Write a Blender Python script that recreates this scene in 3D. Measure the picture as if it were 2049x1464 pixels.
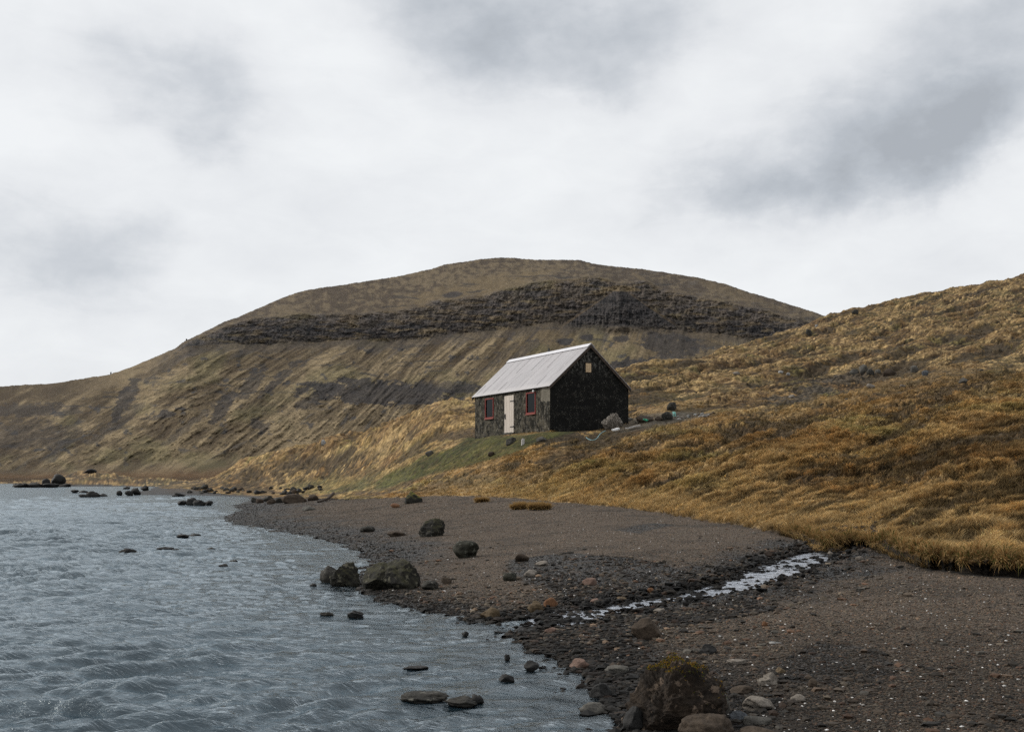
import bpy, bmesh, math, random
import numpy as np
from mathutils import Vector

for o in list(bpy.data.objects):
    bpy.data.objects.remove(o)
SC = bpy.context.scene
COL = SC.collection
R = math.radians

# ------------------------------------------------------------------ camera
F = 2400.0          # focal length in photo pixels (2049 wide)
CX, HY = 1024.5, 955.0
CAMZ = 1.7
cam_d = bpy.data.cameras.new("camera")
cam = bpy.data.objects.new("camera", cam_d)
COL.objects.link(cam)
cam.location = (0, 0, CAMZ)
cam.rotation_euler = (R(90), 0, 0)
cam_d.sensor_width = 36
cam_d.lens = F / 2049 * 36
cam_d.shift_y = (HY - 732) / 2049
cam_d.clip_start = 0.1
cam_d.clip_end = 9000
SC.camera = cam
SC.view_settings.view_transform = 'Standard'
SC.view_settings.look = 'None'
SC.view_settings.exposure = 0
SC.view_settings.gamma = 1
SC.cycles.use_denoising = False
SC.cycles.sample_clamp_direct = 1.0
SC.cycles.sample_clamp_indirect = 2.0
SC.cycles.max_bounces = 5
SC.cycles.diffuse_bounces = 2
SC.cycles.transparent_max_bounces = 6
SC.cycles.caustics_reflective = False
SC.cycles.caustics_refractive = False

# ------------------------------------------------------------------ node helpers
class NT:
    def __init__(s, tree):
        s.t = tree
        s.n = tree.nodes
        s.n.clear()
    def add(s, kind, **kw):
        nd = s.n.new(kind)
        ins = kw.pop('ins', {})
        for k, v in kw.items():
            setattr(nd, k, v)
        for k, v in ins.items():
            s.put(nd.inputs[k], v)
        return nd
    def put(s, sock, v):
        if isinstance(v, bpy.types.NodeSocket):
            s.t.links.new(v, sock)
        elif isinstance(v, bpy.types.Node):
            s.t.links.new(v.outputs[0], sock)
        else:
            if sock.type == 'RGBA' and len(v) == 3:
                v = (*v, 1)
            sock.default_value = v
    def math(s, op, a, b=None, c=None, clamp=False):
        nd = s.n.new('ShaderNodeMath'); nd.operation = op; nd.use_clamp = clamp
        s.put(nd.inputs[0], a)
        if b is not None: s.put(nd.inputs[1], b)
        if c is not None: s.put(nd.inputs[2], c)
        return nd.outputs[0]
    def mix(s, f, a, b, blend='MIX'):
        nd = s.n.new('ShaderNodeMix'); nd.data_type = 'RGBA'; nd.blend_type = blend
        s.put(nd.inputs[0], f); s.put(nd.inputs[6], a); s.put(nd.inputs[7], b)
        return nd.outputs[2]
    def ramp(s, f, *stops):
        nd = s.n.new('ShaderNodeValToRGB')
        el = nd.color_ramp.elements
        while len(el) < len(stops): el.new(0.5)
        for e, (p, c) in zip(el, stops):
            e.position = p
            e.color = (c, c, c, 1) if not isinstance(c, (tuple, list)) else (*c, 1)
        s.put(nd.inputs[0], f)
        return nd.outputs[0]
    def noise(s, vec, scale, detail=5, rough=0.55, dist=0.0):
        nd = s.n.new('ShaderNodeTexNoise')
        s.put(nd.inputs['Vector'], vec)
        nd.inputs['Scale'].default_value = scale
        nd.inputs['Detail'].default_value = detail
        nd.inputs['Roughness'].default_value = rough
        nd.inputs['Distortion'].default_value = dist
        return nd.outputs[0]
    def mapping(s, vec, loc=(0, 0, 0), rot=(0, 0, 0), scale=(1, 1, 1), typ='POINT'):
        nd = s.n.new('ShaderNodeMapping'); nd.vector_type = typ
        s.put(nd.inputs[0], vec)
        nd.inputs[1].default_value = loc; nd.inputs[2].default_value = rot; nd.inputs[3].default_value = scale
        return nd.outputs[0]

def new_mat(name):
    m = bpy.data.materials.new(name)
    m.use_nodes = True
    return m, NT(m.node_tree)

# ------------------------------------------------------------------ world: bright broken overcast
SUN_DIR = Vector((-0.80, 0.30, 0.62)).normalized()      # towards the sun
sun_el = math.asin(SUN_DIR.z)
sun_az = math.atan2(SUN_DIR.x, SUN_DIR.y)
world = bpy.data.worlds.new("World")
SC.world = world
world.use_nodes = True
w = NT(world.node_tree)
sky = w.add('ShaderNodeTexSky', sky_type='NISHITA', sun_disc=False, sun_elevation=sun_el, sun_rotation=sun_az)
tc = w.add('ShaderNodeTexCoord')
sep = w.add('ShaderNodeSeparateXYZ', ins={0: tc.outputs['Generated']})
az = w.math('ARCTAN2', sep.outputs[0], sep.outputs[1])
el = w.math('ARCSINE', sep.outputs[2])
nzw = w.add('ShaderNodeTexNoise', ins={'Vector': tc.outputs['Generated'], 'Scale': 7.0, 'Detail': 9.0, 'Roughness': 0.58})
wsep = w.add('ShaderNodeSeparateColor', ins={0: nzw.outputs['Color']})
az2 = w.math('ADD', az, w.math('MULTIPLY', w.math('SUBTRACT', wsep.outputs[0], 0.5), 0.12))
el2 = w.math('ADD', el, w.math('MULTIPLY', w.math('SUBTRACT', wsep.outputs[1], 0.5), 0.09))
ae = w.add('ShaderNodeCombineXYZ', ins={0: az2, 1: el2, 2: 0.0}).outputs[0]
def skypos(px, py):
    a = math.atan((px - CX) / F)
    return a, math.atan((HY - py) / F * math.cos(a))
dark = None
for px, py, rx, ry, rot, st in [
        (1010, -10, 430, 270, -6, .64), (1180, 120, 260, 160, -12, .30), (860, 20, 260, 170, 0, .22), (1350, 10, 300, 170, 0, .25),
        (1640, 340, 420, 165, 16, .52), (1900, 190, 330, 230, 34, .50), (2040, 40, 330, 250, 0, .42), (1450, 400, 260, 110, 8, .26),
        (1800, 330, 260, 130, 20, .36),
        (360, 200, 250, 200, -20, .34), (300, 110, 190, 160, 0, .22), (440, 240, 160, 110, 0, .12),
        (40, 470, 290, 180, 0, .34), (230, 490, 160, 70, 8, .26), (40, 560, 220, 70, 0, .16),
        (900, 360, 520, 110, 0, .10), (620, 480, 460, 120, 0, .10), (1950, 500, 300, 120, 10, .16), (30, 60, 200, 150, 0, .06),
        (1500, 400, 130, 55, 8, .20), (1640, 395, 150, 60, 4, .24), (1790, 370, 150, 65, 14, .24), (1900, 310, 130, 70, 32, .22), (1990, 240, 120, 80, 38, .20),
        (980, 130, 220, 90, -4, .18), (1200, 190, 120, 50, -10, .12), (420, 290, 120, 45, 0, .14), (260, 240, 90, 60, 0, .12)]:
    a, e = skypos(px, py)
    mp = w.mapping(ae, loc=(a, e, 0), rot=(0, 0, R(rot)), scale=(rx / F, ry / F, 1), typ='TEXTURE')
    g = w.add('ShaderNodeTexGradient', gradient_type='SPHERICAL', ins={0: mp}).outputs[1]
    g = w.math('MULTIPLY', w.math('POWER', g, .95), st * .95)
    dark = g if dark is None else w.math('ADD', dark, g)
n_far = w.noise(w.mapping(tc.outputs['Generated'], scale=(1, 1, 2.2)), 2.6, 7, 0.5)
n_fine = w.noise(w.mapping(tc.outputs['Generated'], scale=(1, 1, 1.8)), 8.0, 7, 0.5)
var = w.math('MULTIPLY', w.math('SUBTRACT', n_far, 0.54), 0.5)
n_wisp = w.noise(w.mapping(tc.outputs['Generated'], rot=(0, R(20), 0), scale=(1, 1, 2.6)), 17.0, 8, 0.6, .6)
var2 = w.math('ADD', w.math('MULTIPLY', w.math('SUBTRACT', n_fine, 0.54), 0.62), w.math('MULTIPLY', w.math('SUBTRACT', n_wisp, 0.52), 0.34))
n_edge = w.noise(w.mapping(tc.outputs['Generated'], loc=(3, 1, 2), scale=(1, 1, 1.5)), 9.0, 10, 0.60)
dark = w.math('MULTIPLY', dark, w.math('ADD', w.math('MULTIPLY', w.math('SUBTRACT', n_edge, .5), 2.3), .98))
dk = w.math('ADD', w.math('ADD', dark, var), var2)
dk = w.math('MULTIPLY', w.math('MAXIMUM', dk, -0.12), .84)
cloudcol = w.ramp(w.math('ADD', dk, 0.12), (0.0, (.90, .92, .935)), (0.25, (.80, .82, .845)), (0.5, (.62, .65, .69)), (0.75, (.50, .535, .58)), (1.0, (.42, .45, .49)))
cloud10 = w.mix(1.0, cloudcol, (10, 10, 10), 'MULTIPLY')
skymix = w.mix(0.97, sky.outputs[0], cloud10)
bg = w.add('ShaderNodeBackground', ins={'Color': skymix, 'Strength': 0.1})
w.add('ShaderNodeOutputWorld', ins={'Surface': bg.outputs[0]})

sun_d = bpy.data.lights.new("sun", 'SUN')
sun_d.energy = 2.7
sun_d.angle = R(8)
sun_d.color = (1, .95, .87)
sun = bpy.data.objects.new("sun", sun_d)
COL.objects.link(sun)
sun.rotation_euler = SUN_DIR.to_track_quat('Z', 'Y').to_euler()
sun.location = (-40, 10, 60)

# ------------------------------------------------------------------ numpy noise
_rng = np.random.default_rng(7)
_P = _rng.permutation(4096).astype(np.int32)
_G = _rng.uniform(0, 2 * np.pi, 4096)
_GX, _GY = np.cos(_G).astype(np.float32), np.sin(_G).astype(np.float32)
def perlin(x, y, seed=0):
    x = np.asarray(x, np.float64) + seed * 17.31; y = np.asarray(y, np.float64) + seed * 9.77
    xi = np.floor(x); yi = np.floor(y)
    fx = (x - xi).astype(np.float32); fy = (y - yi).astype(np.float32)
    xi = xi.astype(np.int64); yi = yi.astype(np.int64)
    def g(i, j, dx, dy):
        h = _P[(_P[i & 4095] + j) & 4095]
        return _GX[h] * dx + _GY[h] * dy
    u = fx * fx * fx * (fx * (fx * 6 - 15) + 10); v = fy * fy * fy * (fy * (fy * 6 - 15) + 10)
    a = g(xi, yi, fx, fy); b = g(xi + 1, yi, fx - 1, fy)
    c = g(xi, yi + 1, fx, fy - 1); d = g(xi + 1, yi + 1, fx - 1, fy - 1)
    return (a + u * (b - a) + v * ((c + u * (d - c)) - (a + u * (b - a)))) * 1.5
def fbm(x, y, oct=4, seed=0, gain=.5, lac=2.03, mode=0):
    s = 0; a = 1; t = 0
    for i in range(oct):
        n = perlin(x, y, seed + i * 3)
        if mode == 1: n = np.abs(n) * 2 - .5         # billow: rounded tops, creased hollows
        if mode == 2: n = .5 - np.abs(n) * 2         # ridged
        s = s + n * a; t += a; a *= gain; x = x * lac; y = y * lac
    return s / t
def sstep(a, b, x):
    t = np.clip((x - a) / (b - a), 0, 1)
    return t * t * (3 - 2 * t)
def lerp(a, b, t):
    return a + (b - a) * t
def lerpc(a, b, t):
    return a + (np.asarray(b) - a) * t[..., None]
def gsmooth(a, k):
    """gaussian smoothing along the last axis, width k samples"""
    r = int(k * 3) + 1
    w_ = np.exp(-.5 * (np.arange(-r, r + 1) / k) ** 2); w_ /= w_.sum()
    p = np.concatenate([np.repeat(a[..., :1], r, -1), a, np.repeat(a[..., -1:], r, -1)], -1)
    return np.apply_along_axis(lambda q: np.convolve(q, w_, 'valid'), -1, p)

# ------------------------------------------------------------------ object helpers
def set_props(o, label=None, cat=None, group=None, kind=None):
    if label: o['label'] = label
    if cat: o['category'] = cat
    if group: o['group'] = group
    if kind: o['kind'] = kind
    return o
def link_mesh(name, me, mat=None, parent=None):
    o = bpy.data.objects.new(name, me)
    COL.objects.link(o)
    if mat is not None and not me.materials: me.materials.append(mat)
    if parent is not None: o.parent = parent
    return o
def mesh_np(name, V, Fc, mat=None, smooth=True, cols=None, attrs=None, parent=None):
    """V (n,3), Fc (m,3|4)"""
    me = bpy.data.meshes.new(name)
    V = np.ascontiguousarray(V, np.float32); Fc = np.ascontiguousarray(Fc, np.int32)
    k = Fc.shape[1]
    me.vertices.add(len(V)); me.vertices.foreach_set('co', V.ravel())
    me.loops.add(Fc.size); me.loops.foreach_set('vertex_index', Fc.ravel())
    me.polygons.add(len(Fc))
    me.polygons.foreach_set('loop_start', np.arange(0, Fc.size, k, dtype=np.int32))
    me.polygons.foreach_set('loop_total', np.full(len(Fc), k, np.int32))
    me.polygons.foreach_set('use_smooth', np.full(len(Fc), smooth, bool))
    if cols is not None:
        a = me.color_attributes.new('Col', 'FLOAT_COLOR', 'POINT')
        c = np.ones((len(V), 4), np.float32); c[:, :3] = np.clip(cols, 0, 1)
        a.data.foreach_set('color', c.ravel())
    for kx, v in (attrs or {}).items():
        a = me.attributes.new(kx, 'FLOAT', 'POINT')
        a.data.foreach_set('value', np.ascontiguousarray(v, np.float32).ravel())
    me.update(calc_edges=True)
    return link_mesh(name, me, mat, parent)
def grid_faces(nr, nc):
    i = np.arange(nr * nc).reshape(nr, nc)
    return np.stack([i[:-1, :-1], i[:-1, 1:], i[1:, 1:], i[1:, :-1]], -1).reshape(-1, 4)
def empty(name, loc, rz=0):
    o = bpy.data.objects.new(name, None); COL.objects.link(o)
    o.location = loc; o.rotation_euler = (0, 0, rz); o.empty_display_size = .3
    return o

# ------------------------------------------------------------------ shoreline
def wp(px, py, z=0.0):
    Y = (CAMZ - z) * F / (py - HY)
    return ((px - CX) / F * Y, Y)
SHORE = [(-5, -30), (-2.2, -4), (-.5, 1.2), (.3, 3.2), wp(1290, 1640), wp(1262, 1500), wp(1240, 1445), wp(1168, 1356), wp(1109, 1318), wp(1047, 1301), wp(1006, 1272),
         wp(1030, 1257), wp(1070, 1250), wp(1062, 1243), wp(1000, 1247), wp(944, 1242), wp(893, 1232), wp(841, 1222), wp(793, 1213), wp(745, 1198), wp(717, 1182), wp(690, 1160),
         wp(712, 1145), wp(742, 1128), wp(722, 1106), wp(669, 1085), wp(655, 1080), wp(620, 1075), wp(578, 1066), wp(520, 1056),
         wp(470, 1048), wp(447, 1042), wp(452, 1034), wp(485, 1020), wp(466, 1011), wp(490, 1006), wp(503, 1001), wp(500, 995), wp(462, 992.5), wp(385, 990.5), wp(285, 990), wp(262, 985),
         wp(300, 981), wp(308, 973.6), wp(215, 973), wp(135, 973), wp(75, 974), wp(27, 975), wp(24, 972), wp(45, 967.8), wp(-100, 966.6), wp(-900, 966)]
POLY = np.array(SHORE + [(-900, 360), (-900, -30)])
def shore_dist(X, Y):
    """signed distance to the waterline, positive on land"""
    X = X.ravel(); Y = Y.ravel()
    d2 = np.full(X.shape, 1e12); inside = np.zeros(X.shape, bool)
    n = len(POLY)
    for i in range(n):
        x0, y0 = POLY[i]; x1, y1 = POLY[(i + 1) % n]
        cond = (y0 > Y) != (y1 > Y)
        if y1 != y0:
            inside ^= cond & (X < (x1 - x0) * (Y - y0) / (y1 - y0) + x0)
        if i < len(SHORE) - 1:
            ex, ey = x1 - x0, y1 - y0
            t = np.clip(((X - x0) * ex + (Y - y0) * ey) / (ex * ex + ey * ey), 0, 1)
            dd = (X - x0 - t * ex) ** 2 + (Y - y0 - t * ey) ** 2
            d2 = np.minimum(d2, dd)
    return np.where(inside, -1, 1) * np.sqrt(d2)

# ------------------------------------------------------------------ stream path (world)
ST = [(1700, 1088, .45, .22), (1650, 1107, .38, .30), (1600, 1124, .345, .42), (1560, 1140, .31, .42), (1500, 1163, .25, .34), (1440, 1181, .21, .36), (1380, 1193, .17, .30),
      (1300, 1204, .125, .27), (1220, 1219, .088, .27), (1160, 1230, .060, .34), (1100, 1241, .035, .50), (1040, 1252, -.002, .7)]
SP = np.array([(*wp(a, b, z), z, hw) for a, b, z, hw in ST])
def stream_near(X, Y):
    sh = X.shape; X = X.ravel(); Y = Y.ravel()
    best = np.full(X.shape, 1e9); zz = np.zeros(X.shape); hh = np.ones(X.shape) * .2
    for i in range(len(SP) - 1):
        x0, y0, z0, h0 = SP[i]; x1, y1, z1, h1 = SP[i + 1]
        ex, ey = x1 - x0, y1 - y0
        t = np.clip(((X - x0) * ex + (Y - y0) * ey) / (ex * ex + ey * ey), 0, 1)
        dd = np.hypot(X - x0 - t * ex, Y - y0 - t * ey)
        m = dd < best
        best = np.where(m, dd, best); zz = np.where(m, z0 + t * (z1 - z0), zz); hh = np.where(m, h0 + t * (h1 - h0), hh)
    return best.reshape(sh), zz.reshape(sh), hh.reshape(sh)

# ------------------------------------------------------------------ near terrain
# key rows: border foot, border top, three mids, skyline as (py, Y) pairs for photo columns
TAB = {
 -700: [(967.5, 232), (966.5, 236), (965.5, 245), (965, 255), (964.5, 262), (964.3, 270)],
 0:   [(967.5, 232), (967, 236), (966, 245), (965.5, 252), (965.3, 258), (965.2, 264)],
 28:  [(968.5, 230), (967.5, 232), (966.5, 240), (965.5, 246), (964.8, 250), (964.5, 256)],
 60:  [(968.5, 229), (967.5, 231), (965, 236), (963, 240), (961.5, 246), (961, 252)],
 95:  [(968.5, 228), (966.5, 230), (962, 235), (957, 240), (953, 246), (952, 252)],
 131: [(968.5, 228), (966, 230), (960, 235), (953, 240), (946, 246), (942.5, 252)],
 175: [(968.5, 228), (966, 230), (959, 235), (951, 240), (944, 246), (940, 252)],
 215: [(968.5, 228), (966, 230), (960, 235), (953, 240), (947, 246), (944.5, 252)],
 255: [(968.5, 226), (966, 228), (960, 233), (955, 238), (950, 244), (949, 250)],
 300: [(969, 200), (967, 203), (963, 212), (959.5, 222), (957, 230), (956, 240)],
 345: [(973, 150), (971, 153), (967, 163), (963, 175), (960, 185), (957.5, 195)],
 385: [(976, 120), (974, 122), (968, 128), (963, 134), (958, 140), (954, 146)],
 450: [(976, 112), (972, 114), (962, 119), (953, 125), (944, 131), (934, 138)],
 500: [(984, 97), (977, 99), (965, 105), (948, 112), (931, 119), (914, 126)],
 600: [(985, 76), (979, 78), (958, 86), (932, 94), (906, 102), (879, 110)],
 700: [(979, 63), (974, 64), (950, 71), (912, 79), (870, 88), (830, 98)],
 760: [(981, 58), (977, 59), (952, 65), (915, 73), (866, 83), (812, 93)],
 800: [(984, 54.5), (981, 55), (955, 60), (916, 68), (862, 78), (803, 88)],
 860: [(986, 52.5), (984, 53), (955, 57.5), (905, 65), (850, 75), (796, 86)],
 945: [(991, 50), (988, 50.3), (942, 56), (873, 66), (838, 76), (801, 86)],
 1025: [(996, 47), (994, 47.3), (940, 53), (868, 63), (858, 70), (795, 92)],
 1100: [(1003, 44), (1001, 44.3), (940, 50), (863, 59.5), (845, 67), (775, 100)],
 1180: [(1010, 41), (1008, 41.3), (940, 47.5), (853, 60.5), (825, 70), (760, 105)],
 1257: [(1016, 38.5), (1013, 38.7), (940, 45.5), (835, 62.5), (790, 80), (749, 108)],
 1340: [(1030, 34), (1026, 34.2), (940, 44), (850, 56), (790, 78), (732, 118)],
 1400: [(1040, 31), (1035, 31.2), (940, 42), (850, 56), (785, 78), (713, 130)],
 1520: [(1060, 27), (1053, 27.2), (950, 36), (860, 50), (780, 74), (680, 148)],
 1600: [(1082, 23.5), (1068, 23.8), (956, 33.5), (860, 48.5), (765, 75), (654, 165)],
 1645: [(1106, 20.6), (1080, 20.9), (960, 32), (860, 48), (760, 76), (640, 172)],
 1700: [(1094, 21), (1080, 21.3), (960, 31.5), (860, 47), (755, 75), (627, 172)],
 1745: [(1092, 20.6), (1074, 20.9), (962, 30.5), (862, 45.5), (750, 73), (612, 172)],
 1790: [(1116, 18.2), (1080, 18.5), (966, 28), (866, 43), (752, 70), (602, 172)],
 1850: [(1137, 16.6), (1084, 16.9), (970, 25), (870, 39.5), (755, 66), (588, 174)],
 1950: [(1150, 15.8), (1080, 16.1), (970, 23.5), (860, 38), (740, 66), (569, 178)],
 2049: [(1158, 15.3), (1078, 15.6), (960, 23), (850, 38), (720, 70), (546, 184)],
 2400: [(1175, 14.5), (1085, 14.8), (940, 23), (800, 38), (650, 70), (470, 195)],
 3200: [(1175, 14.5), (1085, 14.8), (920, 23), (760, 38), (600, 70), (400, 200)],
}
keys = np.array(sorted(TAB))
tabY = np.array([[p[1] for p in TAB[k]] for k in keys], float)
tabZ = np.array([[CAMZ - (p[0] - HY) / F * p[1] for p in TAB[k]] for k in keys], float)
PXG = np.concatenate([np.arange(-700, -60, 14), np.arange(-60, 2110, 2.0), np.arange(2110, 3200, 14)])
LYG = np.concatenate([np.linspace(math.log(2.2), math.log(6.5), 90, endpoint=False), np.linspace(math.log(6.5), math.log(28), 430, endpoint=False),
                      np.linspace(math.log(28), math.log(190), 900, endpoint=False), np.linspace(math.log(190), math.log(430), 70)])
NR = len(LYG)
YG = np.exp(LYG)
# dense resampling of the key rows, smoothed over photo columns
pxd = np.arange(-700, 3201, 4.0)
def dens(col, k=5):
    return gsmooth(np.interp(pxd, keys, col), k)
KY = [np.interp(PXG, pxd, dens(tabY[:, j], 3 if j < 2 else 7)) for j in range(6)]
KZ = [np.interp(PXG, pxd, dens(tabZ[:, j], 3 if j < 2 else 7)) for j in range(6)]
lump = perlin(PXG * .014, PXG * 0, 16) + .45 * perlin(PXG * .04, PXG * 0, 17)
KZ[1] = KZ[0] + (KZ[1] - KZ[0]) * np.clip(1 + .30 * lump, .6, 1.4)
bn = fbm(PXG * .02, PXG * 0 + 3.3, 5, 11)
jit = 1 + .030 * lump * sstep(1560, 1640, PXG) + .028 * bn + .010 * perlin(PXG * .09, PXG * 0, 13)
KY[0] = KY[0] * jit; KY[1] = KY[0] + np.maximum(.22, KY[1] - KY[0])
NC = len(PXG)
Z = np.zeros((NR, NC))
for c in range(NC):
    ys = [1.0, 10.0] + [KY[j][c] for j in range(6)] + [KY[5][c] * 1.12, KY[5][c] * 1.35, 600]
    z7 = KZ[5][c]
    zs = [.08, .17] + [KZ[j][c] for j in range(6)] + [z7 + .15, z7 - 1.2, z7 * .0 - 2]
    if PXG[c] > 1560:      # the eroded bank itself is a mesh of its own in front of this step
        ys[2] = KY[1][c] + .16; ys[3] = KY[1][c] + .42
    Z[:, c] = np.interp(YG, ys, zs)
# soften kinks of the slope but keep the bank edge
Zs = gsmooth(Z.T, 16).T
YB = KY[0][None, :]
YY = np.repeat(YG[:, None], NC, 1)
XX = (PXG[None, :] - CX) / F * YY
bankh = KZ[1] - KZ[0]
keep = np.exp(-((YY - KY[1][None, :]) / (YB * .05)) ** 2)
Z = lerp(Zs, Z, np.clip(keep * 1.5, 0, 1))
S = shore_dist(XX, YY).reshape(XX.shape)
S = S + .22 * fbm(XX * .9, YY * .9, 4, 21) * np.clip(YY / 14, .6, 3)
veg = sstep(0.0, .25, (YY - np.where(bankh > .2, KY[1] - .06, KY[0])[None, :]) + 0.25 * fbm(XX * 1.3, YY * 1.3, 3, 5) * np.clip(YY / 30, .4, 3))
veg = np.where(YY < YB - 1.5, 0, veg)
veg *= sstep(.5, 2.0, S)
# beach relief
beach_n = .05 * fbm(XX * .45, YY * .45, 4, 31) + .020 * fbm(XX * 2.2, YY * 2.2, 3, 33)
Z = Z + beach_n * (1 - veg)
# low gravel bar between the boulders and the stream
def seg_d(X, Y, a, b):
    ex, ey = b[0] - a[0], b[1] - a[1]
    t = np.clip(((X - a[0]) * ex + (Y - a[1]) * ey) / (ex * ex + ey * ey), 0, 1)
    return np.hypot(X - a[0] - t * ex, Y - a[1] - t * ey)
b0, b1 = wp(880, 1160, .2), wp(1120, 1185, .16)
Z = Z + .10 * np.exp(-(seg_d(XX, YY, b0, b1) / .75) ** 2)
b2 = wp(1290, 1125, .3)
# stream channel
sd, sz, shw = stream_near(XX, YY)
sd = sd + .10 * fbm(XX * 2.0, YY * 2.0, 3, 41)
wv = np.exp(-(sd / 1.6) ** 2)
zst = sz + .07 * sstep(shw * .75, shw * 1.25 + .22, sd) - .055 * (1 - sstep(shw * .6, shw * 1.15, sd)) + .075 * np.clip(fbm(XX * 2.6, YY * 4.5, 4, 43) - .02, -.1, .5) * (YY > 14.2)
Z = lerp(Z, zst, wv * (1 - veg))
# tussocks, hummocks and terraces on the slope
dist_b = np.clip((YY - YB) / np.maximum(YY * .10, 2.0), 0, 1)
contour = Z * 1.0
hum = fbm(XX * .34 + YY * .06, YY * .62, 4, 51, mode=1)
hum2 = fbm(XX * 1.25, YY * 2.1, 3, 55, mode=1)
terr = fbm((XX * .67 + YY * .74) * .05, (XX * .74 - YY * .67) * .13, 4, 61)
big = fbm(XX * .045, YY * .05, 3, 65)
amp = np.clip(YY / 70, .22, 1.5)
hum3 = fbm(XX * 4.2, YY * 3.4, 3, 58, mode=1)
cl1 = fbm(XX * 1.1 + 2 * perlin(XX * .4, YY * .4, 301), YY * 1.5, 4, 303, mode=1, gain=.6)
cl2 = fbm(XX * 3.4, YY * 3.6, 3, 307, mode=1)
sR = sstep(1000, 1250, PXG)[None, :]
wob2 = 1.6 * perlin(XX * .12, YY * .12, 309) + .5 * perlin(XX * .4, YY * .4, 310)
pR = XX * .74 - YY * .67 + wob2; aR = XX * .67 + YY * .74
pL = XX * .88 + YY * .475 + wob2; aL = XX * .475 - YY * .88
ledge = lerp(fbm(aL * .10, pL * .42, 5, 311, gain=.62), fbm(aR * .075, pR * .36, 5, 313, gain=.62), sR)
holes = sstep(.13, .21, fbm(XX * .42 + 7, YY * .34, 5, 331, gain=.6) - .25 * cl1) * dist_b
fz = lerp(1.0, .28, sstep(38, 70, YY))
hz = dist_b * (amp * (.30 * hum * (.4 + .6 * fz) + .20 * cl1 * fz + .10 * hum2 * fz + .60 * terr * (1.6 - fz) + .42 * ledge * (1.5 - .5 * fz)) + fz * (.12 * cl1 + .07 * cl2 + .02 * hum3) - .16 * holes + .9 * big * np.clip(YY / 90, 0, 1.6))
hx0, hy0 = 1.894, 59.867
TH = .448; HL, HW_, WH, RISE = 9.23, 4.56, 2.3, 2.096; HZ = CAMZ + 2.285
cu, su = math.cos(TH), math.sin(TH)
lx = (XX - hx0) * cu + (YY - hy0) * su
ly = -(XX - hx0) * su + (YY - hy0) * cu
hd = np.hypot(np.maximum(np.maximum(-lx, lx - HW_), 0), np.maximum(np.maximum(-ly, ly - HL), 0))
hz = hz * sstep(.6, 7.0, hd)
Z = Z + hz * veg
Zflat = HZ - .02 + .55 * sstep(1.5, HW_ + .5, lx) * (1 - sstep(2, 7, ly))
Z = lerp(Zflat, Z, sstep(.2, 3.2, hd))
# waterline
zland = np.maximum(S, 0) * .085
Zl = np.minimum(Z, zland + .004)
Zl = np.where(S > 0, np.maximum(Zl, np.minimum(.012 + .02 * S, .3)), Zl)
Zl = lerp(Zl, np.maximum(Z, .05), sstep(4, 14, S))
Zw = -np.minimum(.02 + .11 * np.abs(S), 1.6)
kbr = .018 * fbm(XX * 4.5, YY * 4.5, 3, 71) * np.exp(-np.abs(S) / 1.2)
Z = np.where(S > 0, Zl, Zw) + kbr
PYG = HY + (CAMZ - Z) * F / YY

def gz(px, Y):
    """ground height below photo column px at distance Y"""
    c = np.interp(px, PXG, np.arange(NC)); r = np.clip(np.interp(np.log(Y), LYG, np.arange(NR)), 0, NR - 1.001)
    c0 = np.clip(np.floor(c).astype(int), 0, NC - 2); r0 = np.floor(r).astype(int)
    fc, fr = c - c0, r - r0
    return (Z[r0, c0] * (1 - fc) * (1 - fr) + Z[r0, c0 + 1] * fc * (1 - fr) + Z[r0 + 1, c0] * (1 - fc) * fr + Z[r0 + 1, c0 + 1] * fc * fr)
def gxy(X, Y):
    return gz(CX + F * X / Y, Y)
def hit(px, py, water=False):
    """point of the ground (or lake surface) seen at photo pixel px,py"""
    if water:
        x, y = wp(px, py); return x, y, 0.0
    c = int(np.argmin(np.abs(PXG - px)))
    col = PYG[:, c]
    k = np.nonzero((col <= py) & (YG > 5))[0]
    r = k[0] if len(k) else NR - 1
    r = max(r, 1)
    a, b = col[r - 1], col[r]
    t = 0 if a == b else np.clip((a - py) / (a - b), 0, 1)
    Y = float(np.exp(LYG[r - 1] + t * (LYG[r] - LYG[r - 1])))
    return (px - CX) / F * Y, Y, float(gz(px, Y))

# ---------------- ground colour field
def inpoly(px, py, pts):
    ins = np.zeros(px.shape, bool)
    n = len(pts)
    for i in range(n):
        x0, y0 = pts[i]; x1, y1 = pts[(i + 1) % n]
        if y0 == y1: continue
        ins ^= ((y0 > py) != (y1 > py)) & (px < (x1 - x0) * (py - y0) / (y1 - y0) + x0)
    return ins
def polymask(pts, warp=10, soft=3, sd_=0):
    wx = fbm(XX * .35, YY * .35, 4, 80 + sd_) * warp * 2.2; wy = fbm(XX * .35, YY * .35, 4, 90 + sd_) * warp
    m = inpoly(np.repeat(PXG[None, :], NR, 0) + wx, PYG + wy, pts).astype(float)
    m = gsmooth(m, soft)
    return m
GRASS_GOLD = np.array([.270, .165, .064]); GRASS_ORG = np.array([.185, .098, .034]); GRASS_STRAW = np.array([.34, .235, .108])
GRASS_OLIVE = np.array([.15, .135, .045]); PEAT_SHADE = np.array([.045, .032, .018]); BROWN = np.array([.15, .085, .034])
MOSSG = np.array([.028, .034, .006]); GREYG = np.array([.20, .185, .10])
nA = fbm(XX * .12, YY * .12, 4, 101); nB = fbm(XX * .35 + contour * .2, contour * 1.3, 4, 105); nC = fbm(XX * .9, YY * .9, 4, 109); nD = fbm(XX * .2, contour * .5, 4, 113)
C = np.zeros((NR, NC, 3)) + GRASS_GOLD
C = lerpc(C, GRASS_ORG, sstep(-.15, .35, nA + .4 * nB))
C = lerpc(C, GRASS_STRAW, sstep(.08, .45, nD + .5 * nC) * .7)
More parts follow.
